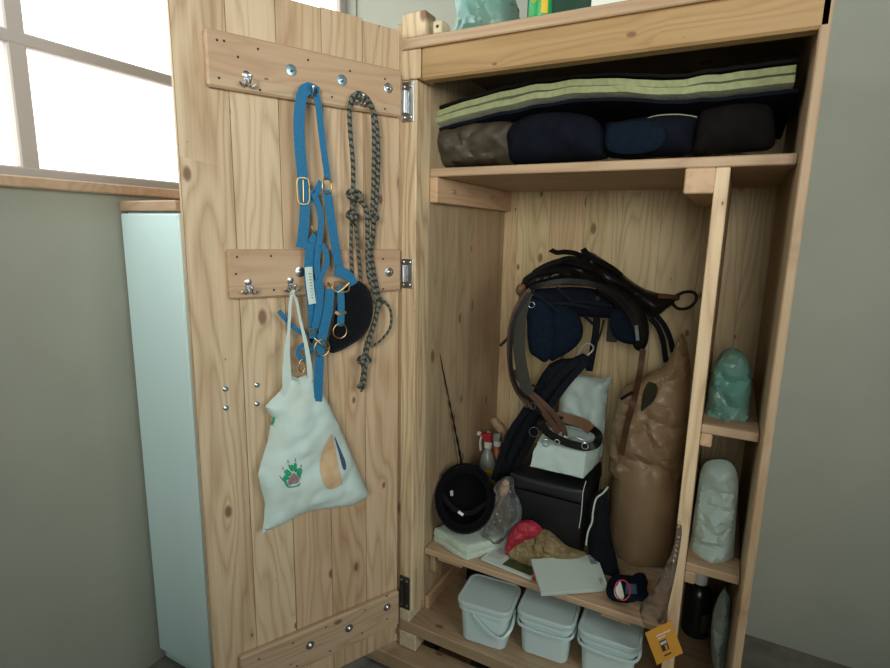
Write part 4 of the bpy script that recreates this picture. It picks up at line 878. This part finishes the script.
part('front_panel', lambda b: puff(b, [PY(x, y, .145) for x, y in [(608, 150), (606, 133), (614, 124), (640, 121), (660, 124), (665, 138), (655, 150), (630, 154)]], (0, -1, 0), .012, .02, wr=.004, step=.010), M['navy'], nb, 'navy quilted front')
sack_top('brown_cloth', [(699, 115), (712, 105), (745, 100), (768, 104), (775, 125), (772, 148), (745, 152), (712, 154), (692, 155), (694, 135)], .21, 'darkbrown', .05, 'folded dark brown cloth at the right end of the top shelf', 'cloth', 6)

# on top of the cabinet ------------------------------------------------------
TT = 1.8795
def TP(x, y, Y): return PY(x, y, Y)
t = thing('teal_plastic_bag', (.18, .2, TT), 'translucent teal plastic bag of odds and ends lying on top of the cabinet', 'plastic bag')
bx0 = PZ(450, 27, TT)
def tz(l, Y): return [V((PY(x, 20, Y).x, Y, TT+z)) for x, z in l]
part('bag_film', lambda b: puff(b, tz([(452, .004), (449, .03), (458, .09), (456, .16), (480, .20), (505, .19), (516, .10), (519, .03), (517, .004)], .17), (0, -1, 0), .07, .08, edge=.07, wr=.012, ws=14, cs=.03, css=14, step=.012, seed=4), M['teal'], t, ang=25)
part('dark_tray', lambda b: box(b, (tz([(448, 0)], .09)[0].x, .085, TT+.0005), (tz([(519, 0)], .09)[0].x, .30, TT+.022), .004), M['darkgreen'], t)
c = PZ(532.5, 17.5, TT); c.y = max(c.y, .03)+.03; rr = .031
t = thing('spray_can', (c.x, c.y, TT), 'green can with yellow stripe standing on the front edge of the cabinet top', 'can')
part('can_body', lambda b: lathe(b, (c.x, c.y, TT+.012), [(rr*.97, 0), (rr, .003), (rr, .125), (rr*.9, .135), (rr*.5, .14)], seg=32), M['green'], t)
part('can_base', lambda b: lathe(b, (c.x, c.y, TT), [(rr*.9, 0), (rr*1.02, .002), (rr*1.02, .009), (rr*.96, .0118)], seg=32), M['zinc'], t)
part('drilled_hole', lambda b: lathe(b, (0.116, -0.0003, 1.897), [(.0045, 0), (.0045, .0004)], (0, -1, 0), 12), M['ink'], sb)
dcam = (V((CAM.x, CAM.y, 0))-V((c.x, c.y, 0))).normalized(); ac = math.atan2(dcam.y, dcam.x)
def cyl(a, z, o=.0006): return V((c.x+(rr+o)*math.cos(a), c.y+(rr+o)*math.sin(a), TT+z))
def ystripe(b):
    for k in range(6):
        a0, a1 = ac+.10+.095*k-.02, ac+.10+.095*(k+1)-.02
        b.faces.new([b.verts.new(p) for p in (cyl(a0, .018), cyl(a1, .018), cyl(a1, .10), cyl(a0, .10))])
part('yellow_stripe', ystripe, M['yellow'], t)
part('yellow_script', lambda b: tube(b, [cyl(ac-a_, z_, .001) for a_, z_ in ((.72, .085), (.70, .060), (.62, .046), (.48, .044), (.34, .052), (.26, .07), (.2, .085))], .0012, 5), M['yellow'], t)
one('dark_green_box', lambda b: box(b, (c.x-.06, .12, TT+.0005), (c.x+.155, .27, TT+.11), .006), M['darkgreen'], 'dark green plastic box behind the green can on the cabinet top', 'box')
wx = PZ(587, 7, TT); one('white_carton', lambda b: box(b, (wx.x, .035, TT+.0005), (wx.x+.13, .17, TT+.09), .002), M['whiteprint'], 'white carton standing on the cabinet top above the beam knot', 'carton')
wd = tz([(444, 0)], .15)[0].x
one('scrap_stick', lambda b: box(b, (.128, .06, TT+.0005), (wd+.05, .08, TT+.010), .002), M['sill'], 'thin dark wooden stick beside the small drilled block on the cabinet top', 'stick')

# right bay ------------------------------------------------------------------
def wbag(o, Y, lab, seed, base=None, m='whitebag'):
    return one('plastic_sack', lambda b: puff(b, [PY(x, y, Y) for x, y in o], (0, -1, 0), .05, .06, edge=.05, wr=.012, ws=14, cs=.035, css=16, step=.010, seed=seed), M[m], lab, 'plastic sack', 'plastic sacks in the right bay', ang=25)
wbag([(690, 560), (692, 530), (697, 495), (702, 468), (712, 460), (730, 462), (738, 480), (736, 520), (733, 562), (730, 572), (712, 568)], .18, 'crumpled white plastic sack on the lower shelf of the narrow right bay', 3)
wbag([(706, 420), (708, 398), (712, 372), (724, 350), (742, 352), (752, 375), (750, 410), (748, 432), (725, 430)], .20, 'pale plastic sack on the upper shelf of the narrow right bay', 4, m='teal')
wbag([(712, 660), (711, 630), (715, 606), (724, 590), (731, 604), (729, 640), (726, 672), (716, 670)], .27, 'pale plastic sack at the bottom of the right bay behind the black bottle', 5)
ztp = .232; bz = V((.921-.012, .45, 0)); zc = 0.0
t = thing('black_bottle', (bz.x+.012, .45, 0.0005), 'black plastic bottle with white cap in the narrow right bay under the sack shelf', 'bottle')
bx_ = bz.x+.012; z0 = .0005; hh = ztp-z0
part('bottle_body', lambda b: lathe(b, (bx_, .45, z0), [(.038, 0), (.043, .004), (.043, hh*.60), (.039, hh*.70), (.024, hh*.78), (.017, hh*.81), (.017, hh*.83)], seg=32), M['blackbottle'], t)
part('bottle_cap', lambda b: lathe(b, (bx_, .45, z0), [(.021, hh*.82), (.0215, hh*.98), (.019, hh)], seg=24), M['whiteprint'], t)
part('bottle_label', lambda b: [b.faces.new([b.verts.new(V((bx_+.0434*math.cos(a), .45+.0434*math.sin(a), z))) for a, z in ((a0, hh*.12), (a0+.15, hh*.12), (a0+.15, hh*.42), (a0, hh*.42))]) for a0 in [-1.2+.15*k for k in range(6)]], M['photo'], t)
t['label'] = 'black plastic bottle with white cap at the bottom of the narrow right bay'
one('pale_block', lambda b: box(b, (-.20, -.02, FZ+.0005), (-.14, .10, FZ+.07), .003), M['whiteprint'], 'pale block on the floor behind the bottom corner of the plank door', 'block')
